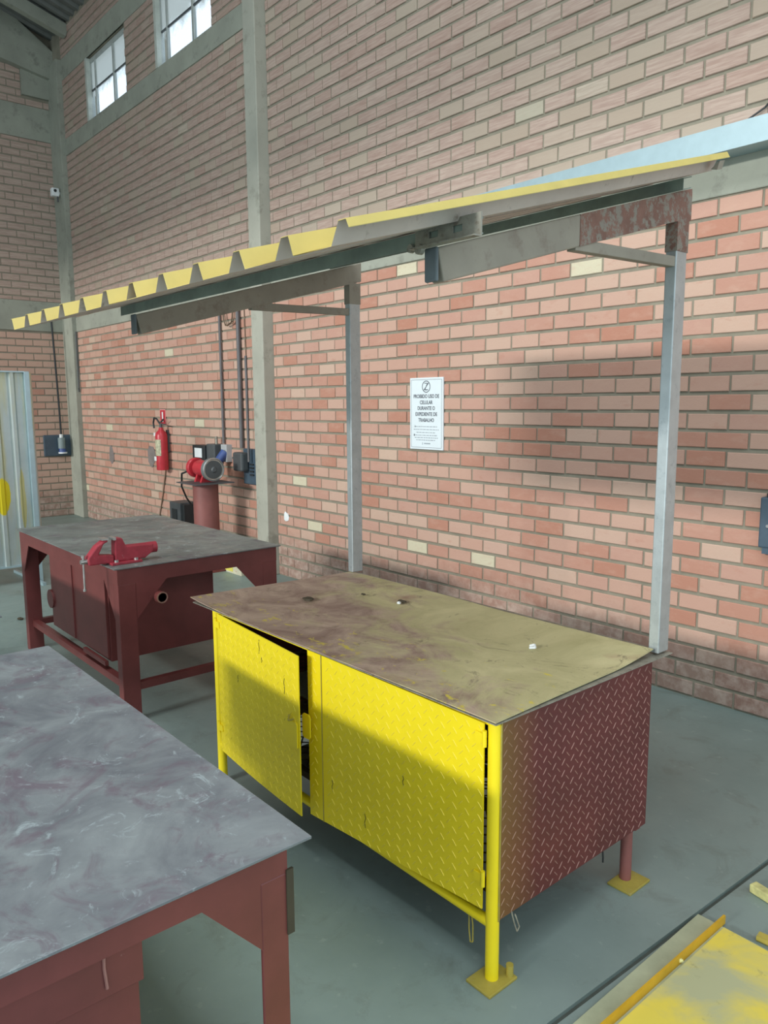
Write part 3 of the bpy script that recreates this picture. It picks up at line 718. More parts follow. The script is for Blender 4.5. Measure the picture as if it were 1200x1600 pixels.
def cee(y, x0, x1, h=0.036, dpt=0.05):
    z = armz(y) + 0.001; t = 0.003
    mb = MB(); 
    for a0, a1, b0, b1 in ((y, y + t, z, z + h), (y + t, y + dpt, z, z + t), (y + t, y + dpt, z + h - t, z + h)):
        mb.add([(x0, a0, b0 + SL * (a0 - y)), (x1, a0, b0 + SL * (a0 - y)), (x1, a1, b0 + SL * (a1 - y)), (x0, a1, b0 + SL * (a1 - y)),
                (x0, a0, b1 + SL * (a0 - y)), (x1, a0, b1 + SL * (a0 - y)), (x1, a1, b1 + SL * (a1 - y)), (x0, a1, b1 + SL * (a1 - y))],
               [(0, 3, 2, 1), (4, 5, 6, 7), (0, 1, 5, 4), (1, 2, 6, 5), (2, 3, 7, 6), (3, 0, 4, 7)])
    return mb.build('purlin', 'purlin', can, label='dark green C-section purlin')
cee(-2.745, -3.12, -1.20); cee(-1.70, -3.10, -1.28)
# slotted end bracket
z0 = armz(-2.745) - 0.004; br = MB(); yb0 = -2.752
xs_ = [-1.36, -1.315, -1.285, -1.24, -1.21, -1.155]
br.box((xs_[0], yb0, z0), (xs_[1], yb0 + 0.004, z0 + 0.05)); br.box((xs_[2], yb0, z0), (xs_[3], yb0 + 0.004, z0 + 0.05)); br.box((xs_[4], yb0, z0), (xs_[5], yb0 + 0.004, z0 + 0.05))
for a, b_ in ((1, 2), (3, 4)):
    br.box((xs_[a], yb0, z0), (xs_[b_], yb0 + 0.004, z0 + 0.019)); br.box((xs_[a], yb0, z0 + 0.034), (xs_[b_], yb0 + 0.004, z0 + 0.05))
br.box((-1.36, yb0 - 0.02, z0 - 0.001), (-1.155, yb0, z0 + 0.002))
brk = br.build('slotted_bracket', 'bracket', can, label='bare steel slotted bracket at the purlin end')
MB().cyl((-1.375, yb0 - 0.004, z0 + 0.006), (-1.375, yb0 + 0.006, z0 + 0.006), 0.010, 10).build('weld_bead', 'bracket', brk)
MB().cyl((-1.345, yb0 - 0.006, z0 + 0.000), (-1.345, yb0 + 0.006, z0 + 0.000), 0.012, 10).build('weld_bead', 'bracket', brk)
# corrugated sheets (two, overlapping)
def pz(y): return 2.352 + SL * (y + 1.65) + 0.004
RH = 0.043
def corr(x_start, ribs, right_lip, half=False, name='roof_sheet', yf=-3.10, yb=-1.64):
    pr = [(x_start, 0.0)] if not half else [(x_start, RH), (x_start + 0.012, RH), (x_start + 0.036, 0)]
    for c_ in ribs[:-1] if right_lip else ribs: pr += [(c_ - 0.036, 0), (c_ - 0.013, RH), (c_ + 0.013, RH), (c_ + 0.036, 0)]
    if right_lip:
        c_ = ribs[-1]; pr += [(c_ - 0.036, 0), (c_ - 0.013, RH), (c_ + 0.010, RH), (c_ + 0.019, RH - 0.017)]
    vs = []; fs = []; t = 0.0008
    for y_ in (yf, yb):
        for (px, h) in pr:
            jag = random.uniform(-0.004, 0.004) if y_ == yf and h == 0 else 0
            vs.append((px, y_ + jag, pz(y_ + jag) + h)); 
        for (px, h) in pr: vs.append((px, y_, pz(y_) + h - t - 0.0006))
    n = len(pr); mb = MB()
    mb.add(vs, []); 
    for i in range(n - 1):
        mb.f.append((i, i + 1, 2 * n + i + 1, 2 * n + i)); mb.mi.append(0); mb.r.append(None)
        mb.f.append((n + i, 3 * n + i, 3 * n + i + 1, n + i + 1)); mb.mi.append(1); mb.r.append(None)
        mb.f.append((i, n + i, n + i + 1, i + 1)); mb.mi.append(0); mb.r.append(None)
        mb.f.append((2 * n + i, 2 * n + i + 1, 3 * n + i + 1, 3 * n + i)); mb.mi.append(0); mb.r.append(None)
    mb.f.append((0, 2 * n, 3 * n, n)); mb.mi.append(0); mb.f.append((n - 1, 2 * n - 1, 4 * n - 1, 3 * n - 1)); mb.mi.append(0)
    return mb.build(name, ['sheet_yellow', 'sheet_under'], can, fix=False, label='yellow trapezoidal roof sheet, grey underneath')
ribs = [-1.186 - 0.1965 * k for k in range(11)][::-1]
corr(-3.357, ribs[:6], False, True); corr(ribs[5] - 0.03, ribs[6:], True)
# foam closer torn from under the right end
MB().prism([(-1.200, -1.66, pz(-1.66) + 0.002), (-1.172, -1.66, pz(-1.66) + 0.02), (-1.18, -1.66, pz(-1.66) - 0.004)], (0, -0.03, -0.008)).build('foam_strip', 'tube_grey', can)

# ---------------------------------------------------------------- maroon benches
def bench(name, x0, x1, y0, y1, top_mat, label, leg=0.095, gus=(0.17, 0.20), box=None, apron=0.085, over=0.02, H=0.8, rails=True, thick=0.62):
    """steel bench with its near right corner at (x1, y0)"""
    b = thing(name, ((x0 + x1) / 2, (y0 + y1) / 2, 0), label, 'workbench')
    MB().box((x0, y0, H - 0.006), (x1, y1, H)).build('worktop', top_mat, b, bevel=0.001, label='scuffed grey steel worktop')
    a0, a1, b0, b1 = x0 + over, x1 - over, y0 + over, y1 - over - (0.03 if not rails else 0); zt = H - 0.0065
    # channel legs
    for (lx, ly, sx, sy) in ((a1, b0, -1, 1), (a0, b0, 1, 1), (a1, b1, -1, -1), (a0, b1, 1, -1)):
        mb = MB(); mb.box((lx, ly, 0), (lx + sx * leg * thick, ly + sy * leg, zt - apron))
        mb.build('leg', 'maroon', b, bevel=0.003)
        gx, gz = gus; za = zt - apron
        MB().prism([(lx + sx * leg * 0.6, ly, za), (lx + sx * (leg * 0.6 + gx * 0.75), ly, za), (lx + sx * leg * 0.6, ly, za - gz)], (0, sy * 0.006, 0)).build('gusset', 'maroon', b)
        MB().prism([(lx, ly + sy * leg, za), (lx, ly + sy * (leg + gx), za), (lx, ly + sy * leg, za - gz)], (sx * 0.006, 0, 0)).build('gusset', 'maroon', b)
    ap = MB
    MB().box((a0, b0, zt - apron), (a1, b0 + 0.006, zt)).build('apron', 'maroon', b); MB().box((a0, b1 - 0.006, zt - apron), (a1, b1, zt)).build('apron', 'maroon', b)
    MB().box((a0, b0 + 0.006, zt - apron), (a0 + 0.006, b1 - 0.006, zt)).build('apron', 'maroon', b); MB().box((a1 - 0.006, b0 + 0.006, zt - apron), (a1, b1 - 0.006, zt)).build('apron', 'maroon', b)
    # lower rails
    r = 0.04; zr = 0.165
    if rails: MB().box((a0 + 0.06, b0 + 0.03, zr), (a1 - 0.06, b0 + 0.03 + r, zr + r)).build('lower_rail', 'maroon', b); MB().box((a0 + 0.06, b1 - 0.03 - r, zr), (a1 - 0.06, b1 - 0.03, zr + r)).build('lower_rail', 'maroon', b)
    MB().box((a1 - 0.05, b0 + 0.09, zr), (a1 - 0.05 + r, b1 - 0.09, zr + r)).build('lower_rail', 'maroon', b); MB().box((a0 + 0.01, b0 + 0.09, zr), (a0 + 0.01 + r, b1 - 0.09, zr + r)).build('lower_rail', 'maroon', b)
    return b, (a0, a1, b0, b1, zt)

bb, (a0, a1, b0, b1, zt) = bench('workbench', -5.495, -3.765, -2.586, -1.593, 'top_back', 'maroon steel bench with a red vise, standing behind the yellow cabinet', gus=(0.17, 0.19), H=0.835)
# storage box under it: two sliding doors facing the front
bx0, bx1, by0, by1, bz0, bz1 = -5.035, -4.086, -2.519, -1.87, 0.25, 0.745
MB().box((bx0, by0 + 0.012, bz0), (bx1, by1, bz1)).build('storage_box', 'maroon', bb, bevel=0.003)
sb = bb.children[-1] if False else [c for c in bb.children if c.name.startswith('storage_box')][0]
MB().box((-4.604, by0 - 0.004, bz0 + 0.02), (bx1 - 0.006, by0 + 0.012, bz1 - 0.02)).build('door', 'maroon', sb, bevel=0.002)
MB().box((bx0 + 0.05, by0 - 0.012, bz0 + 0.02), (-4.594, by0 + 0.003, bz1 - 0.02)).build('door', 'maroon', sb, bevel=0.002)
MB().cyl((bx0 + 0.045, by0 - 0.022, 0.44), (bx0 + 0.045, by0 - 0.008, 0.44), 0.06, 18).build('latch_disc', 'maroon', sb, smooth=True)
MB().box((-4.44, by0 - 0.020, bz0 - 0.02), (-4.10, by0 + 0.0, bz0 + 0.005)).build('door_track', 'maroon', sb)
# pipe socket on the right gusset
MB().cyl((a1 - 0.012, -2.345, 0.652), (a1 + 0.035, -2.345, 0.652), 0.032, 18).build('pipe_socket', 'maroon', bb, smooth=True)
MB().lathe((a1 + 0.035, -2.345, 0.652), [(0.031, 0), (0.031, 0.002), (0.024, 0.002), (0.024, 0.0)], (1, 0, 0), 18).build('socket_rim', 'maroon_tread', bb)

nb, (a0, a1, b0, b1, zt) = bench('workbench', -2.82, -1.184, -4.23, -3.20, 'top_near', 'nearest maroon steel bench with a scuffed purple-grey top, cut by the left edge', leg=0.062, rails=False, thick=0.13, gus=(0.125, 0.14), over=0.018, apron=0.06)
bx = MB().box((-2.55, -4.15, 0.17), (-1.262, -3.535, zt - 0.002)).build('storage_box', 'maroon', nb, bevel=0.003)
MB().box((-1.263, -4.12, 0.62), (-1.250, -3.53, zt - 0.06)).build('door', 'maroon', bx, bevel=0.002)
MB().tube([(-1.248, -3.60, zt - 0.065), (-1.248, -3.601, 0.68), (-1.247, -3.598, 0.64)], 0.003, 6).build('weld_run', simple('pink_weld', (0.36, 0.17, 0.15), 0.5), bx)
MB().box((a1 - 0.002, b1 - 0.004, 0.60), (a1 + 0.004, b1 + 0.012, 0.74)).build('hook_plate', 'rust_dark', nb)
lump('grease_lump', (-1.30, -3.79, 0.80), (0.016, 0.014, 0.007), 'rust_dark', 'dark grease lump on the near bench top at the left edge', 'debris', 21)

# bench added outside the frame so that its edge shades the maroon bench
b3, _ = bench('workbench', -5.6, -3.35, -4.23, -3.22, 'top_near', 'unseen maroon steel bench with a plain grey top, added to shade the back bench')

# vise on the corner of the back bench
vz = 0.835
def vy(y): return -4.018 + 0.9592 * (y + 4.018)
v = thing('bench_vise', (-3.90, -2.485, vz), 'red bench vise bolted to the front corner of the grey-topped maroon bench', 'vise')
VX = -3.912
MB().box((VX - 0.06, vy(-2.50), vz), (VX + 0.06, vy(-2.33), vz + 0.014)).build('base', 'red_dusty', v, bevel=0.003)
MB().prism([(VX - 0.03, vy(-2.470), vz + 0.013), (VX - 0.03, vy(-2.30), vz + 0.013), (VX - 0.03, vy(-2.25), vz + 0.045), (VX - 0.03, vy(-2.25), vz + 0.085), (VX - 0.03, vy(-2.405), vz + 0.09),
            (VX - 0.03, vy(-2.425), vz + 0.135), (VX - 0.03, vy(-2.465), vz + 0.138), (VX - 0.03, vy(-2.468), vz + 0.06)], (0.06, 0, 0)).build('fixed_jaw', 'red_dusty', v, bevel=0.006)
MB().cyl((VX, vy(-2.41), vz + 0.062), (VX, vy(-2.225), vz + 0.062), 0.030, 20).build('barrel', 'red_dusty', v, smooth=True)
MB().prism([(VX - 0.028, vy(-2.61), vz + 0.01), (VX - 0.028, vy(-2.475), vz + 0.01), (VX - 0.028, vy(-2.475), vz + 0.05), (VX - 0.028, vy(-2.555), vz + 0.06), (VX - 0.028, vy(-2.528), vz + 0.112),
            (VX - 0.028, vy(-2.500), vz + 0.125), (VX - 0.028, vy(-2.512), vz + 0.138), (VX - 0.028, vy(-2.565), vz + 0.105), (VX - 0.028, vy(-2.612), vz + 0.05)], (0.056, 0, 0)).build('moving_jaw', 'red_dusty', v, bevel=0.006)
MB().box((VX - 0.032, vy(-2.475), vz + 0.128), (VX + 0.032, vy(-2.46), vz + 0.142)).build('jaw_plate', 'chrome', v); MB().box((VX - 0.032, vy(-2.535), vz + 0.133), (VX + 0.032, vy(-2.50), vz + 0.141)).build('jaw_plate', 'chrome', v)
MB().cyl((VX, vy(-2.645), vz + 0.03), (VX, vy(-2.60), vz + 0.03), 0.012, 14).build('screw', 'chrome', v, smooth=True)
hb = MB(); hb.cyl((VX, vy(-2.63), vz + 0.055), (VX + 0.004, vy(-2.632), vz - 0.115), 0.0055, 10); hb.cyl((VX, vy(-2.63), vz + 0.05), (VX, vy(-2.63), vz + 0.064), 0.010, 10); hb.cyl((VX + 0.004, vy(-2.632), vz - 0.122), (VX + 0.004, vy(-2.632), vz - 0.11), 0.009, 10)
hb.build('handle_bar', 'chrome', v, smooth=True)
for yy in (vy(-2.47), vy(-2.36)):
    MB().cyl((VX + 0.047, yy, vz + 0.014), (VX + 0.047, yy, vz + 0.026), 0.011, 6).build('bolt', 'chrome', v)

# ---------------------------------------------------------------- sign
sgn = thing('notice_sign', (-4.175, -0.012, 1.577), 'white notice board on the brick wall reading PROIBIDO USO DE CELULAR', 'sign')
SXc, SZc = -4.175, 1.577; sw, sh = 0.355, 0.533; sy = -0.021
MB().box((SXc - sw / 2, sy, SZc - sh / 2), (SXc + sw / 2, sy + 0.012, SZc + sh / 2)).build('board', 'sign_white', sgn, bevel=0.0015)
bd = MB(); m_ = 0.014; t = 0.0022
for a, b_, c_, d_ in ((-sw / 2 + m_, sw / 2 - m_, sh / 2 - m_ - t, sh / 2 - m_), (-sw / 2 + m_, sw / 2 - m_, -sh / 2 + m_, -sh / 2 + m_ + t), (-sw / 2 + m_, -sw / 2 + m_ + t, -sh / 2 + m_ + t, sh / 2 - m_ - t), (sw / 2 - m_ - t, sw / 2 - m_, -sh / 2 + m_ + t, sh / 2 - m_ - t)):
    bd.box((SXc + a, sy - 0.0008, SZc + c_), (SXc + b_, sy + 0.0002, SZc + d_))
bd.build('border', 'ink', sgn)
def text(body, x, z, size, xs=1.0, mat='ink', parent=sgn, y=None, rot=(math.pi / 2, 0, 0), name='lettering', off=0.0):
    cu = bpy.data.curves.new('t', 'FONT'); cu.body = body; cu.align_x = 'CENTER'; cu.align_y = 'CENTER'; cu.size = size; cu.extrude = 0.0004; cu.offset = off
    ob = bpy.data.objects.new('t', cu); C.objects.link(ob); bpy.context.view_layer.update()
    me = bpy.data.meshes.new_from_object(ob.evaluated_get(bpy.context.evaluated_depsgraph_get())); C.objects.unlink(ob); bpy.data.objects.remove(ob)
    me.transform(Matrix.Diagonal((xs, 1, 1, 1))); me.materials.clear(); me.materials.append(M[mat])
    o = bpy.data.objects.new(name, me); C.objects.link(o); o.parent = parent; pw = Vector(parent['_w'])
    o.location = Vector((x, sy - 0.001 if y is None else y, z)) - pw; o.rotation_euler = rot; return o
for s_, dz in (('PROIBIDO USO DE', 0.128), ('CELULAR', 0.083), ('DURANTE O', 0.040), ('EXPEDIENTE DE', -0.004), ('TRABALHO', -0.048)):
    text(s_, SXc, SZc + dz, 0.038, 0.86, off=0.0007)
# prohibition roundel with a Z like receiver
ri = MB(); R0, R1 = 0.044, 0.0385; cz = SZc + 0.200; n = 36; vs = []
for k in range(n):
    a = 2 * math.pi * k / n
    for R_ in (R0, R1):
        for yy in (sy - 0.0012, sy): vs.append((SXc + R_ * math.cos(a), yy, cz + R_ * math.sin(a)))
fs = []
for k in range(n):
    q = (k + 1) % n; fs += [(4 * k, 4 * q, 4 * q + 2, 4 * k + 2), (4 * k, 4 * k + 1, 4 * q + 1, 4 * q), (4 * k + 2, 4 * q + 2, 4 * q + 3, 4 * k + 3)]
ri.add(vs, fs); ri.build('roundel_ring', 'ink', sgn)
pg = MB()
pg.bar((SXc - 0.020, sy - 0.0006, cz + 0.025), (SXc + 0.014, sy - 0.0006, cz + 0.025), 0.005, 0.001, up=(0, 1, 0))
pg.bar((SXc + 0.014, sy - 0.0006, cz + 0.025), (SXc - 0.014, sy - 0.0006, cz - 0.022), 0.006, 0.001, up=(0, 1, 0))
pg.bar((SXc - 0.016, sy - 0.0006, cz - 0.023), (SXc + 0.018, sy - 0.0006, cz - 0.023), 0.007, 0.001, up=(0, 1, 0))
pg.bar((SXc + 0.029, sy - 0.0008, cz + 0.029), (SXc - 0.029, sy - 0.0008, cz - 0.029), 0.005, 0.001, up=(0, 1, 0))
pg.build('pictogram', 'ink', sgn)
fp = MB(); rg = random.Random(4)
for row, (dz, hw) in enumerate(((-0.095, 0.115), (-0.117, 0.135), (-0.139, 0.105), (-0.160, 0.120), (-0.178, 0.125), (-0.196, 0.110))):
    x = SXc - hw
    while x < SXc + hw - 0.01:
        wl = rg.uniform(0.008, 0.032); fp.box((x, sy - 0.0008, SZc + dz - 0.0035), (min(x + wl, SXc + hw), sy, SZc + dz + 0.0025)); x += wl + 0.006
fp.build('small_print', 'ink_faint', sgn, stuff=True)
MB().prism([(SXc - 0.130, sy - 0.0008, SZc - 0.101), (SXc - 0.112, sy - 0.0008, SZc - 0.101), (SXc - 0.121, sy - 0.0008, SZc - 0.084)], (0, 0.001, 0)).build('bullet_mark', 'ink_faint', sgn)
MB().box((SXc - 0.134, sy - 0.0009, SZc - 0.168), (SXc - 0.124, sy, SZc - 0.152)).build('bullet_mark', 'ink', sgn)
fb = MB(); fb.box((SXc - 0.022, sy - 0.0008, SZc - 0.226), (SXc + 0.045, sy, SZc - 0.217)); fb.box((SXc - 0.042, sy - 0.0008, SZc - 0.232), (SXc - 0.036, sy, SZc - 0.214)); fb.build('footer_mark', 'ink_faint', sgn)

# ---------------------------------------------------------------- fire extinguisher and its marker
ex = thing('fire_extinguisher', (-8.60, -0.10, 0.89), 'red fire extinguisher hanging on the brick wall under the small red marker', 'fire extinguisher')
MB().lathe((-8.60, -0.10, 0.89), [(0.066, 0), (0.070, 0.015), (0.070, 0.40), (0.060, 0.44), (0.030, 0.47), (0.022, 0.50)], n=24).build('cylinder', 'red', ex, smooth=True)
lb = MB(); vs = []; fs = []
for k in range(9):
    a = math.radians(-160 + k * 16)
    for z_ in (1.06, 1.25): vs.append((-8.60 + 0.0712 * math.cos(a), -0.10 + 0.0712 * math.sin(a), z_))
for k in range(8): fs.append((2 * k, 2 * k + 2, 2 * k + 3, 2 * k + 1))
lb.add(vs, fs).build('label_sticker', simple('printed_label', (0.45, 0.44, 0.30), 0.6, var=0.4, scale=40), ex)
MB().box((-8.655, -0.173, 1.00), (-8.60, -0.168, 1.05)).build('label_sticker', 'white', ex); MB().box((-8.655, -0.168, 1.29), (-8.62, -0.160, 1.33)).build('label_sticker', 'white', ex)
hv = MB(); hv.cyl((-8.60, -0.10, 1.39), (-8.60, -0.10, 1.43), 0.018, 12); hv.bar((-8.62, -0.10, 1.435), (-8.48, -0.10, 1.425), 0.02, 0.010); hv.bar((-8.60, -0.10, 1.45), (-8.52, -0.10, 1.49), 0.02, 0.008)
hv.build('valve_handle', 'dark_grey', ex)
MB().tube([(-8.62, -0.10, 1.43), (-8.66, -0.12, 1.49), (-8.71, -0.13, 1.50), (-8.735, -0.13, 1.44), (-8.72, -0.13, 1.38)], 0.011, 8).build('hose', 'black', ex, smooth=True)
MB().box((-8.62, -0.032, 1.10), (-8.58, 0.0, 1.36)).build('wall_hook', 'dark_grey', ex)
mk = thing('extinguisher_marker', (-8.720, -0.01, 1.50), 'small red wall marker with a white stripe above the extinguisher', 'sign')
MB().box((-8.795, -0.014, 1.42), (-8.645, -0.010, 1.60)).build('edge', simple('pink_border', (0.75, 0.30, 0.30), 0.5), mk)
MB().box((-8.785, -0.017, 1.43), (-8.655, -0.0135, 1.59)).build('plate', 'red', mk); MB().box((-8.735, -0.019, 1.45), (-8.705, -0.0165, 1.57)).build('stripe', 'white', mk)
tag(MB().tube([(-8.70, -0.015, 0.88), (-8.80, -0.015, 0.6), (-8.93, -0.015, 0.3), (-9.0, -0.015, 0.0)], 0.009, 6).build('cord', 'wire', smooth=True), 'thin brown cord running down the wall below the extinguisher', 'cord')

# ---------------------------------------------------------------- grinder on its pedestal
pd = thing('grinder_pedestal', (-6.93, -0.42, 0), 'maroon round pipe pedestal with a flat plate, against the wall behind the maroon bench', 'pedestal')
MB().cyl((-6.93, -0.42, 0.012), (-6.93, -0.42, 0.885), 0.125, 32).build('column', 'maroon_pipe', pd, smooth=True)
MB().box((-7.12, -0.64, 0.885), (-6.70, -0.22, 0.895)).build('top_plate', 'dark_grey', pd, bevel=0.002)
MB().box((-7.10, -0.60, 0), (-6.76, -0.24, 0.012)).build('base_plate', 'maroon', pd)
gr = thing('bench_grinder', (-6.93, -0.42, 0.895), 'red bench grinder with a grey wheel on the maroon pedestal', 'bench grinder')
MB().lathe((-7.08, -0.42, 1.025), [(0.055, 0), (0.075, 0.02), (0.08, 0.05), (0.08, 0.20), (0.07, 0.24), (0.05, 0.26)], (1, 0, 0), 24).build('motor', 'red', gr, smooth=True)
MB().lathe((-6.81, -0.42, 1.025), [(0.10, 0), (0.112, 0.01), (0.112, 0.045), (0.098, 0.055)], (1, 0, 0), 28).build('wheel_guard', 'grey_wheel', gr, smooth=True)
MB().lathe((-6.752, -0.42, 1.025), [(0.09, 0), (0.09, 0.008), (0.03, 0.010), (0.02, 0.022), (0.0, 0.022)], (1, 0, 0), 28).build('wheel', 'dark_grey', gr, smooth=True)
MB().lathe((-6.748, -0.42, 1.025), [(0.112, -0.008), (0.116, 0.0), (0.106, 0.004), (0.100, -0.004)], (1, 0, 0), 28).build('guard_rim', 'chrome', gr, smooth=True)
MB().lathe((-7.15, -0.42, 1.025), [(0.09, 0), (0.10, 0.01), (0.10, 0.045), (0.09, 0.055)], (1, 0, 0), 24).build('wheel_guard', 'red', gr, smooth=True)
for xx in (-7.0, -6.88):
    MB().prism([(xx - 0.015, -0.50, 0.895), (xx - 0.015, -0.34, 0.895), (xx - 0.015, -0.37, 0.97), (xx - 0.015, -0.47, 0.97)], (0.03, 0, 0)).build('foot', 'red', gr)
sw_ = thing('switch_box', (-7.50, -0.10, 1.16), 'black switch box with a white label on the wall above the grinder', 'switch box')
MB().box((-7.74, -0.14, 1.04), (-7.46, -0.004, 1.22)).build('housing', 'black', sw_, bevel=0.006)
MB().box((-7.68, -0.146, 1.09), (-7.52, -0.1395, 1.19)).build('label_plate', 'white', sw_)
MB().box((-7.46, -0.12, 1.05), (-7.28, -0.004, 1.24)).build('motor_starter', 'dark_grey', sw_, bevel=0.01)
MB().tube([(-7.32, -0.07, 1.24), (-7.32, -0.07, 1.32)], 0.014, 10).build('cable_gland', 'bracket', sw_, smooth=True)
plg = thing('industrial_plug', (-7.18, -0.12, 1.12), 'blue industrial plug in its wall socket beside the thin conduit', 'plug')
MB().cyl((-7.18, -0.16, 1.04), (-7.16, -0.06, 1.16), 0.042, 16, 0.05).build('plug_body', 'blue', plg, smooth=True)
MB().cyl((-7.19, -0.17, 0.94), (-7.18, -0.16, 1.04), 0.022, 12, 0.036).build('plug_grip', 'blue', plg, smooth=True)
MB().box((-7.23, -0.07, 1.06), (-7.11, -0.004, 1.24)).build('socket_plate', simple('pale_grey_box', (0.42, 0.44, 0.45), 0.6), plg)
tag(MB().tube([(-7.16, -0.42, 1.01), (-7.36, -0.46, 0.95), (-7.50, -0.40, 0.80), (-7.60, -0.30, 0.66), (-7.66, -0.22, 0.58)], 0.010, 8).build('power_cord', 'black', smooth=True), 'black power cord hanging from the red grinder to the dark floor box', 'cord')
fbx = thing('floor_box', (-7.98, -0.22, 0), 'dark grey box standing on the floor against the wall, left of the maroon pedestal', 'box')
MB().box((-8.12, -0.26, 0), (-7.86, -0.06, 0.575)).build('body', 'dark_grey', fbx, bevel=0.01)
MB().box((-7.86, -0.24, 0.0), (-7.80, -0.06, 0.56)).build('cover', 'black', fbx, bevel=0.006)
MB().box((-8.05, -0.268, 0.25), (-7.93, -0.258, 0.5)).build('grille', 'black', fbx)

# conduits down the wall
tag(MB().cyl((-7.24, -0.03, 1.245), (-7.24, -0.03, 2.62), 0.014, 10).build('conduit', 'pvc', smooth=True), 'thin grey conduit coming down the wall above the blue plug', 'conduit')
tag(MB().cyl((-6.86, -0.035, 1.215), (-6.86, -0.035, 2.66), 0.021, 12).build('conduit', 'pvc', smooth=True), 'thick grey conduit coming down the wall onto the grey breaker box', 'conduit')
tag(MB().cyl((-6.62, -0.10, 1.09), (-6.62, -0.10, 2.12), 0.013, 10).build('conduit', 'pvc', smooth=True), 'short dark conduit close beside the concrete pillar', 'conduit')
tag(MB().tube([(-6.76, -0.015, 1.2), (-6.75, -0.015, 1.7), (-6.77, -0.015, 2.6)], 0.005, 6).build('thin_cable', 'wire', smooth=True), 'thin brown cable between the two conduits beside the pillar', 'cable')
bk = thing('breaker_box', (-6.72, -0.06, 1.05), 'dark grey breaker box on the wall tight against the concrete pillar', 'electrical box')
MB().box((-6.80, -0.06, 0.86), (-6.475, -0.004, 1.215)).build('back_board', 'blue_grey', bk, bevel=0.008)
MB().box((-6.86, -0.15, 0.99), (-6.68, -0.062, 1.18)).build('housing', 'dark_grey', bk, bevel=0.02)
for k in range(4): MB().box((-6.66, -0.072, 0.95 + k * 0.035), (-6.59, -0.059, 0.965 + k * 0.035)).build('vent_slot', 'black', bk)
MB().tube([(-6.87, -0.10, 1.14), (-6.90, -0.10, 1.08), (-6.89, -0.10, 1.00)], 0.010, 8).build('latch_arm', 'black', bk, smooth=True)
pts = []
for k in range(60):
    a = k / 60 * math.pi * 8; pts.append((-7.02 + 0.10 * math.cos(a) + 0.01 * math.sin(k), -0.05 - 0.01 * math.sin(a * 0.7), 2.58 + 0.14 * math.sin(a) + 0.015 * math.sin(k * 1.7)))
tag(MB().tube(pts, 0.004, 5).build('wire_coil', 'wire', smooth=True), 'loose coil of brown wire hanging below the concrete beam', 'wire coil')

# damage in the bricks at the pillar foot
lump('plaster_scrap', (-6.11, -0.012, 0.545), (0.035, 0.012, 0.05), 'white', 'jagged white plaster scrap in the damaged bricks right of the pillar', 'debris', 31)
# ---------------------------------------------------------------- end wall fittings
bd_ = tag(MB().box((XL + 0.01, -0.445, 0.905), (XL + 0.04, -0.05, 1.22)).build('socket_board', 'blue_grey', bevel=0.012), 'black board on the end wall beside the corner column', 'board')
pn = thing('pendant_control', (-11.80, -0.21, 0.93), 'grey and blue pendant plug hanging in front of the black board', 'plug')
MB().cyl((-11.80, -0.21, 1.02), (-11.80, -0.21, 1.18), 0.050, 14).build('body', simple('pale_blue_grey', (0.22, 0.28, 0.29), 0.5), pn, smooth=True)
MB().cyl((-11.80, -0.20, 0.96), (-11.80, -0.21, 1.03), 0.055, 14, 0.042).build('collar', 'blue', pn, smooth=True)
MB().cyl((-11.80, -0.20, 0.945), (-11.80, -0.20, 0.965), 0.062, 14).build('lid', 'white', pn, smooth=True)
MB().cyl((-11.80, -0.21, 1.18), (-11.80, -0.21, 1.23), 0.026, 12).build('gland', 'white', pn, smooth=True)
tag(MB().tube([(-11.80, -0.21, 1.23), (-11.80, -0.215, 1.7), (-11.81, -0.225, 2.3), (-11.82, -0.24, 2.95), (-11.86, -0.24, 3.05)], 0.014, 8).build('pendant_cable', 'black', smooth=True), 'long black cable hanging down the end wall to the pendant plug', 'cable')
cm = thing('security_camera', (-11.62, -0.11, 4.63), 'small white security camera on the corner column high on the left', 'security camera')
MB().box((-11.66, -0.19, 4.57), (-11.57, -0.09, 4.68)).build('housing', 'white', cm, bevel=0.01)
MB().cyl((-11.568, -0.15, 4.64), (-11.56, -0.15, 4.64), 0.02, 12).build('lens', 'black', cm, smooth=True)
MB().cyl((-11.61, -0.09, 4.62), (-11.61, -0.07, 4.62), 0.02, 10).build('mount', 'white', cm, smooth=True)
MB().cyl((-11.60, -0.11, 4.50), (-11.60, -0.11, 4.58), 0.012, 8).build('cable_tail', 'dark_grey', cm)
tag(MB().tube([(-11.43, -0.03, 2.7), (-11.44, -0.03, 2.2), (-11.42, -0.04, 1.9), (-11.44, -0.03, 1.85)], 0.010, 6).build('column_cable', 'dark_grey', smooth=True), 'thin dark cable down the corner column', 'cable')

# dark blue box on the wall at the right edge
rb = thing('wall_box', (-1.60, -0.05, 1.03), 'blue-grey electrical box on the brick wall at the right edge', 'electrical box')
MB().box((-1.69, -0.055, 0.915), (-1.45, -0.004, 1.175)).build('housing', 'blue_grey', rb, bevel=0.008)
MB().box((-1.67, -0.05, 0.885), (-1.47, -0.004, 0.918)).build('lower_lip', 'blue_grey', rb); MB().box((-1.66, -0.05, 1.172), (-1.47, -0.004, 1.195)).build('upper_lip', 'black', rb)
MB().cyl((-1.645, -0.062, 1.03), (-1.645, -0.05, 1.03), 0.008, 10).build('screw', 'chrome', rb)

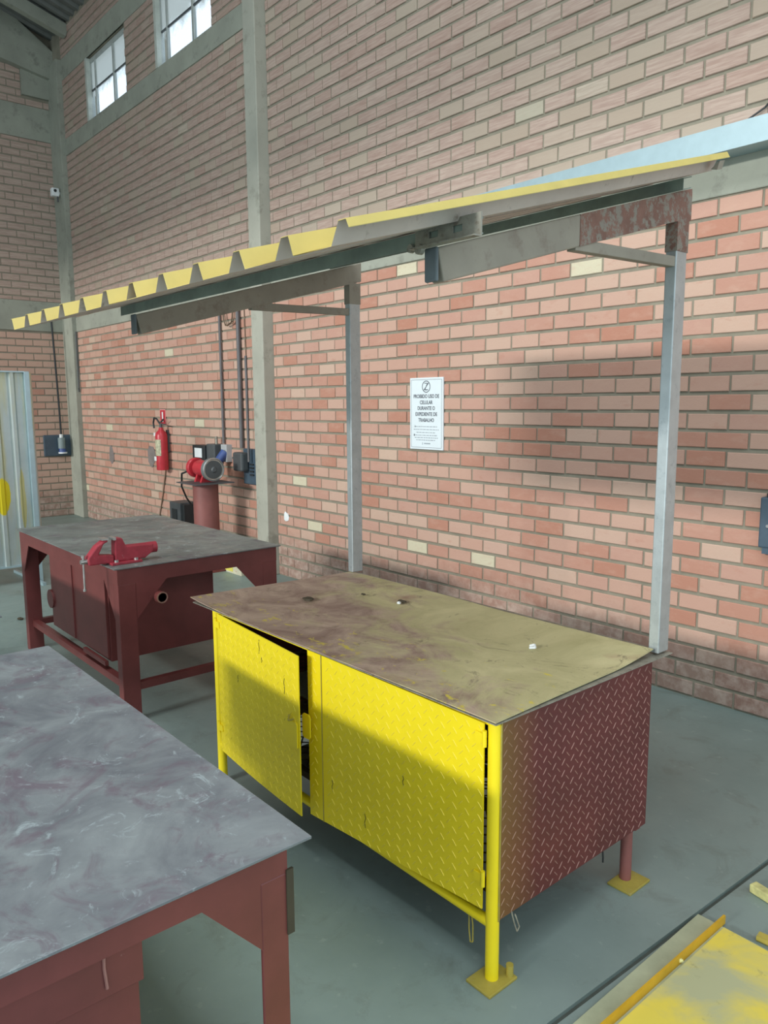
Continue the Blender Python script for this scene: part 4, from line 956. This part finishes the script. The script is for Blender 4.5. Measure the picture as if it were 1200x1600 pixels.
# ---------------------------------------------------------------- galvanised corrugated screen at the left
sc = thing('corrugated_screen', (-7.58, -2.3, 0), 'tall galvanised corrugated screen with yellow overspray at the left edge', 'screen')
SXp = -7.58; ya, yb = -3.4, -1.835; z0, z1 = 0.18, 1.955
pr = []; y = ya
while y < yb - 0.05:
    pr += [(y, 0), (y + 0.075, 0), (y + 0.095, 0.03), (y + 0.125, 0.03), (y + 0.145, 0)]; y += 0.145
pr = [q for i, q in enumerate(pr) if i == 0 or q[0] > pr[i - 1][0] + 1e-5]
vs = []; fs = []
for (yy, h) in pr: vs += [(SXp + h, yy, z0), (SXp + h, yy, z1)]
for i in range(len(pr) - 1): fs.append((2 * i, 2 * i + 2, 2 * i + 3, 2 * i + 1))
sh_ = MB().add(vs, fs).build('corrugated_sheet', 'corr', sc, fix=False)
so = sh_.modifiers.new('thick', 'SOLIDIFY'); so.thickness = 0.002
MB().box((SXp - 0.01, yb - 0.045, 0.0), (SXp + 0.045, yb, z1 + 0.01)).build('frame_upright', 'galv_flange', sc, bevel=0.003)
MB().box((SXp - 0.02, ya, z1), (SXp + 0.04, yb - 0.045, z1 + 0.012)).build('frame_rail', 'galv_flange', sc); MB().box((SXp - 0.02, ya, z0 - 0.015), (SXp + 0.04, yb - 0.045, z0)).build('frame_rail', 'galv_flange', sc)
MB().box((SXp - 0.01, ya, 0.0), (SXp + 0.04, ya + 0.045, z1)).build('frame_upright', 'galv_flange', sc)
def fl_pt(px, py, z=0.0):
    d = fw + rr * ((px - 600) / F) - uu * ((py - 800) / F); t = (z - CAM.z) / d.z; return CAM + d * t
a = fl_pt(24, 894); b_ = fl_pt(70, 915)
tag(MB().bar((a.x, a.y, 0.014), (b_.x, b_.y, 0.014), 0.03, 0.028).build('steel_bar', 'galv_flange'), 'pale steel bar lying on the floor behind the maroon bench leg', 'steel bar')
p = fl_pt(32, 968); lump('floor_scrap', (p.x, p.y, 0), (0.035, 0.02, 0.008), 'rust_dark', 'small dark scrap on the floor left of the maroon bench', 'debris', 41)
ct = thing('carton', (-6.62, -0.24, 0), 'yellow and white carton on the floor behind the maroon bench', 'box')
MB().box((-6.74, -0.33, 0), (-6.44, -0.16, 0.25)).build('body', simple('cream_card', (0.62, 0.60, 0.45), 0.7, stain=(0.45, 0.15, 0.10), stain_amt=(0.62, 0.66)), ct, bevel=0.004)
MB().box((-6.745, -0.334, 0.02), (-6.60, -0.328, 0.25)).build('printed_panel', simple('yellow_print', (0.72, 0.66, 0.12), 0.6), ct)

# ---------------------------------------------------------------- yellow plate on the floor, bottom right
fp_ = thing('steel_plate', (-0.7, -2.5, 0), 'yellow-sprayed steel plate lying on the floor in the bottom right corner', 'steel plate')
MB().box((-1.075, -3.3, 0.0), (-0.30, -1.765, 0.010)).build('base_sheet', simple('pale_olive_sheet', (0.42, 0.46, 0.31), 0.6), fp_, bevel=0.001)
MB().prism([(-1.000, -3.3, 0.011), (-0.30, -3.3, 0.011), (-0.30, -1.80, 0.011), (-0.985, -1.775, 0.011)], (0, 0, 0.006)).build('upper_sheet', 'plate', fp_)
MB().prism([(-1.020, -3.3, 0.010), (-1.013, -3.3, 0.010), (-0.995, -1.745, 0.010), (-1.002, -1.745, 0.010)], (0, 0, 0.028)).build('upright_bar', simple('orange_yellow_paint', (0.62, 0.37, 0.02), 0.5), fp_, label='orange-yellow flat bar standing on edge')
lump('weld_blob', (-1.0, -2.02, 0.017), (0.010, 0.007, 0.006), 'sand_wood', 'pale blob beside the upright bar on the yellow plate', 'debris', 51)
a = fl_pt(1176, 1383, 0.02); b_ = Vector((a.x + 0.25, a.y - 0.06, 0.02))
tag(MB().bar((a.x, a.y, 0.016), (b_.x, b_.y, 0.016), 0.035, 0.03).build('painted_bar', 'sand_wood', bevel=0.004), 'pale yellow painted bar end on the floor at the right edge', 'bar')
a = fl_pt(1184, 1462, 0.01); tag(MB().bar((a.x, a.y, 0.009), (a.x + 0.2, a.y + 0.02, 0.009), 0.03, 0.016).build('flat_bar', 'yellow_old'), 'mustard yellow flat bar behind the yellow plate at the right edge', 'bar')

for o in list(bpy.data.objects):
    if '_w' in o: del o['_w']
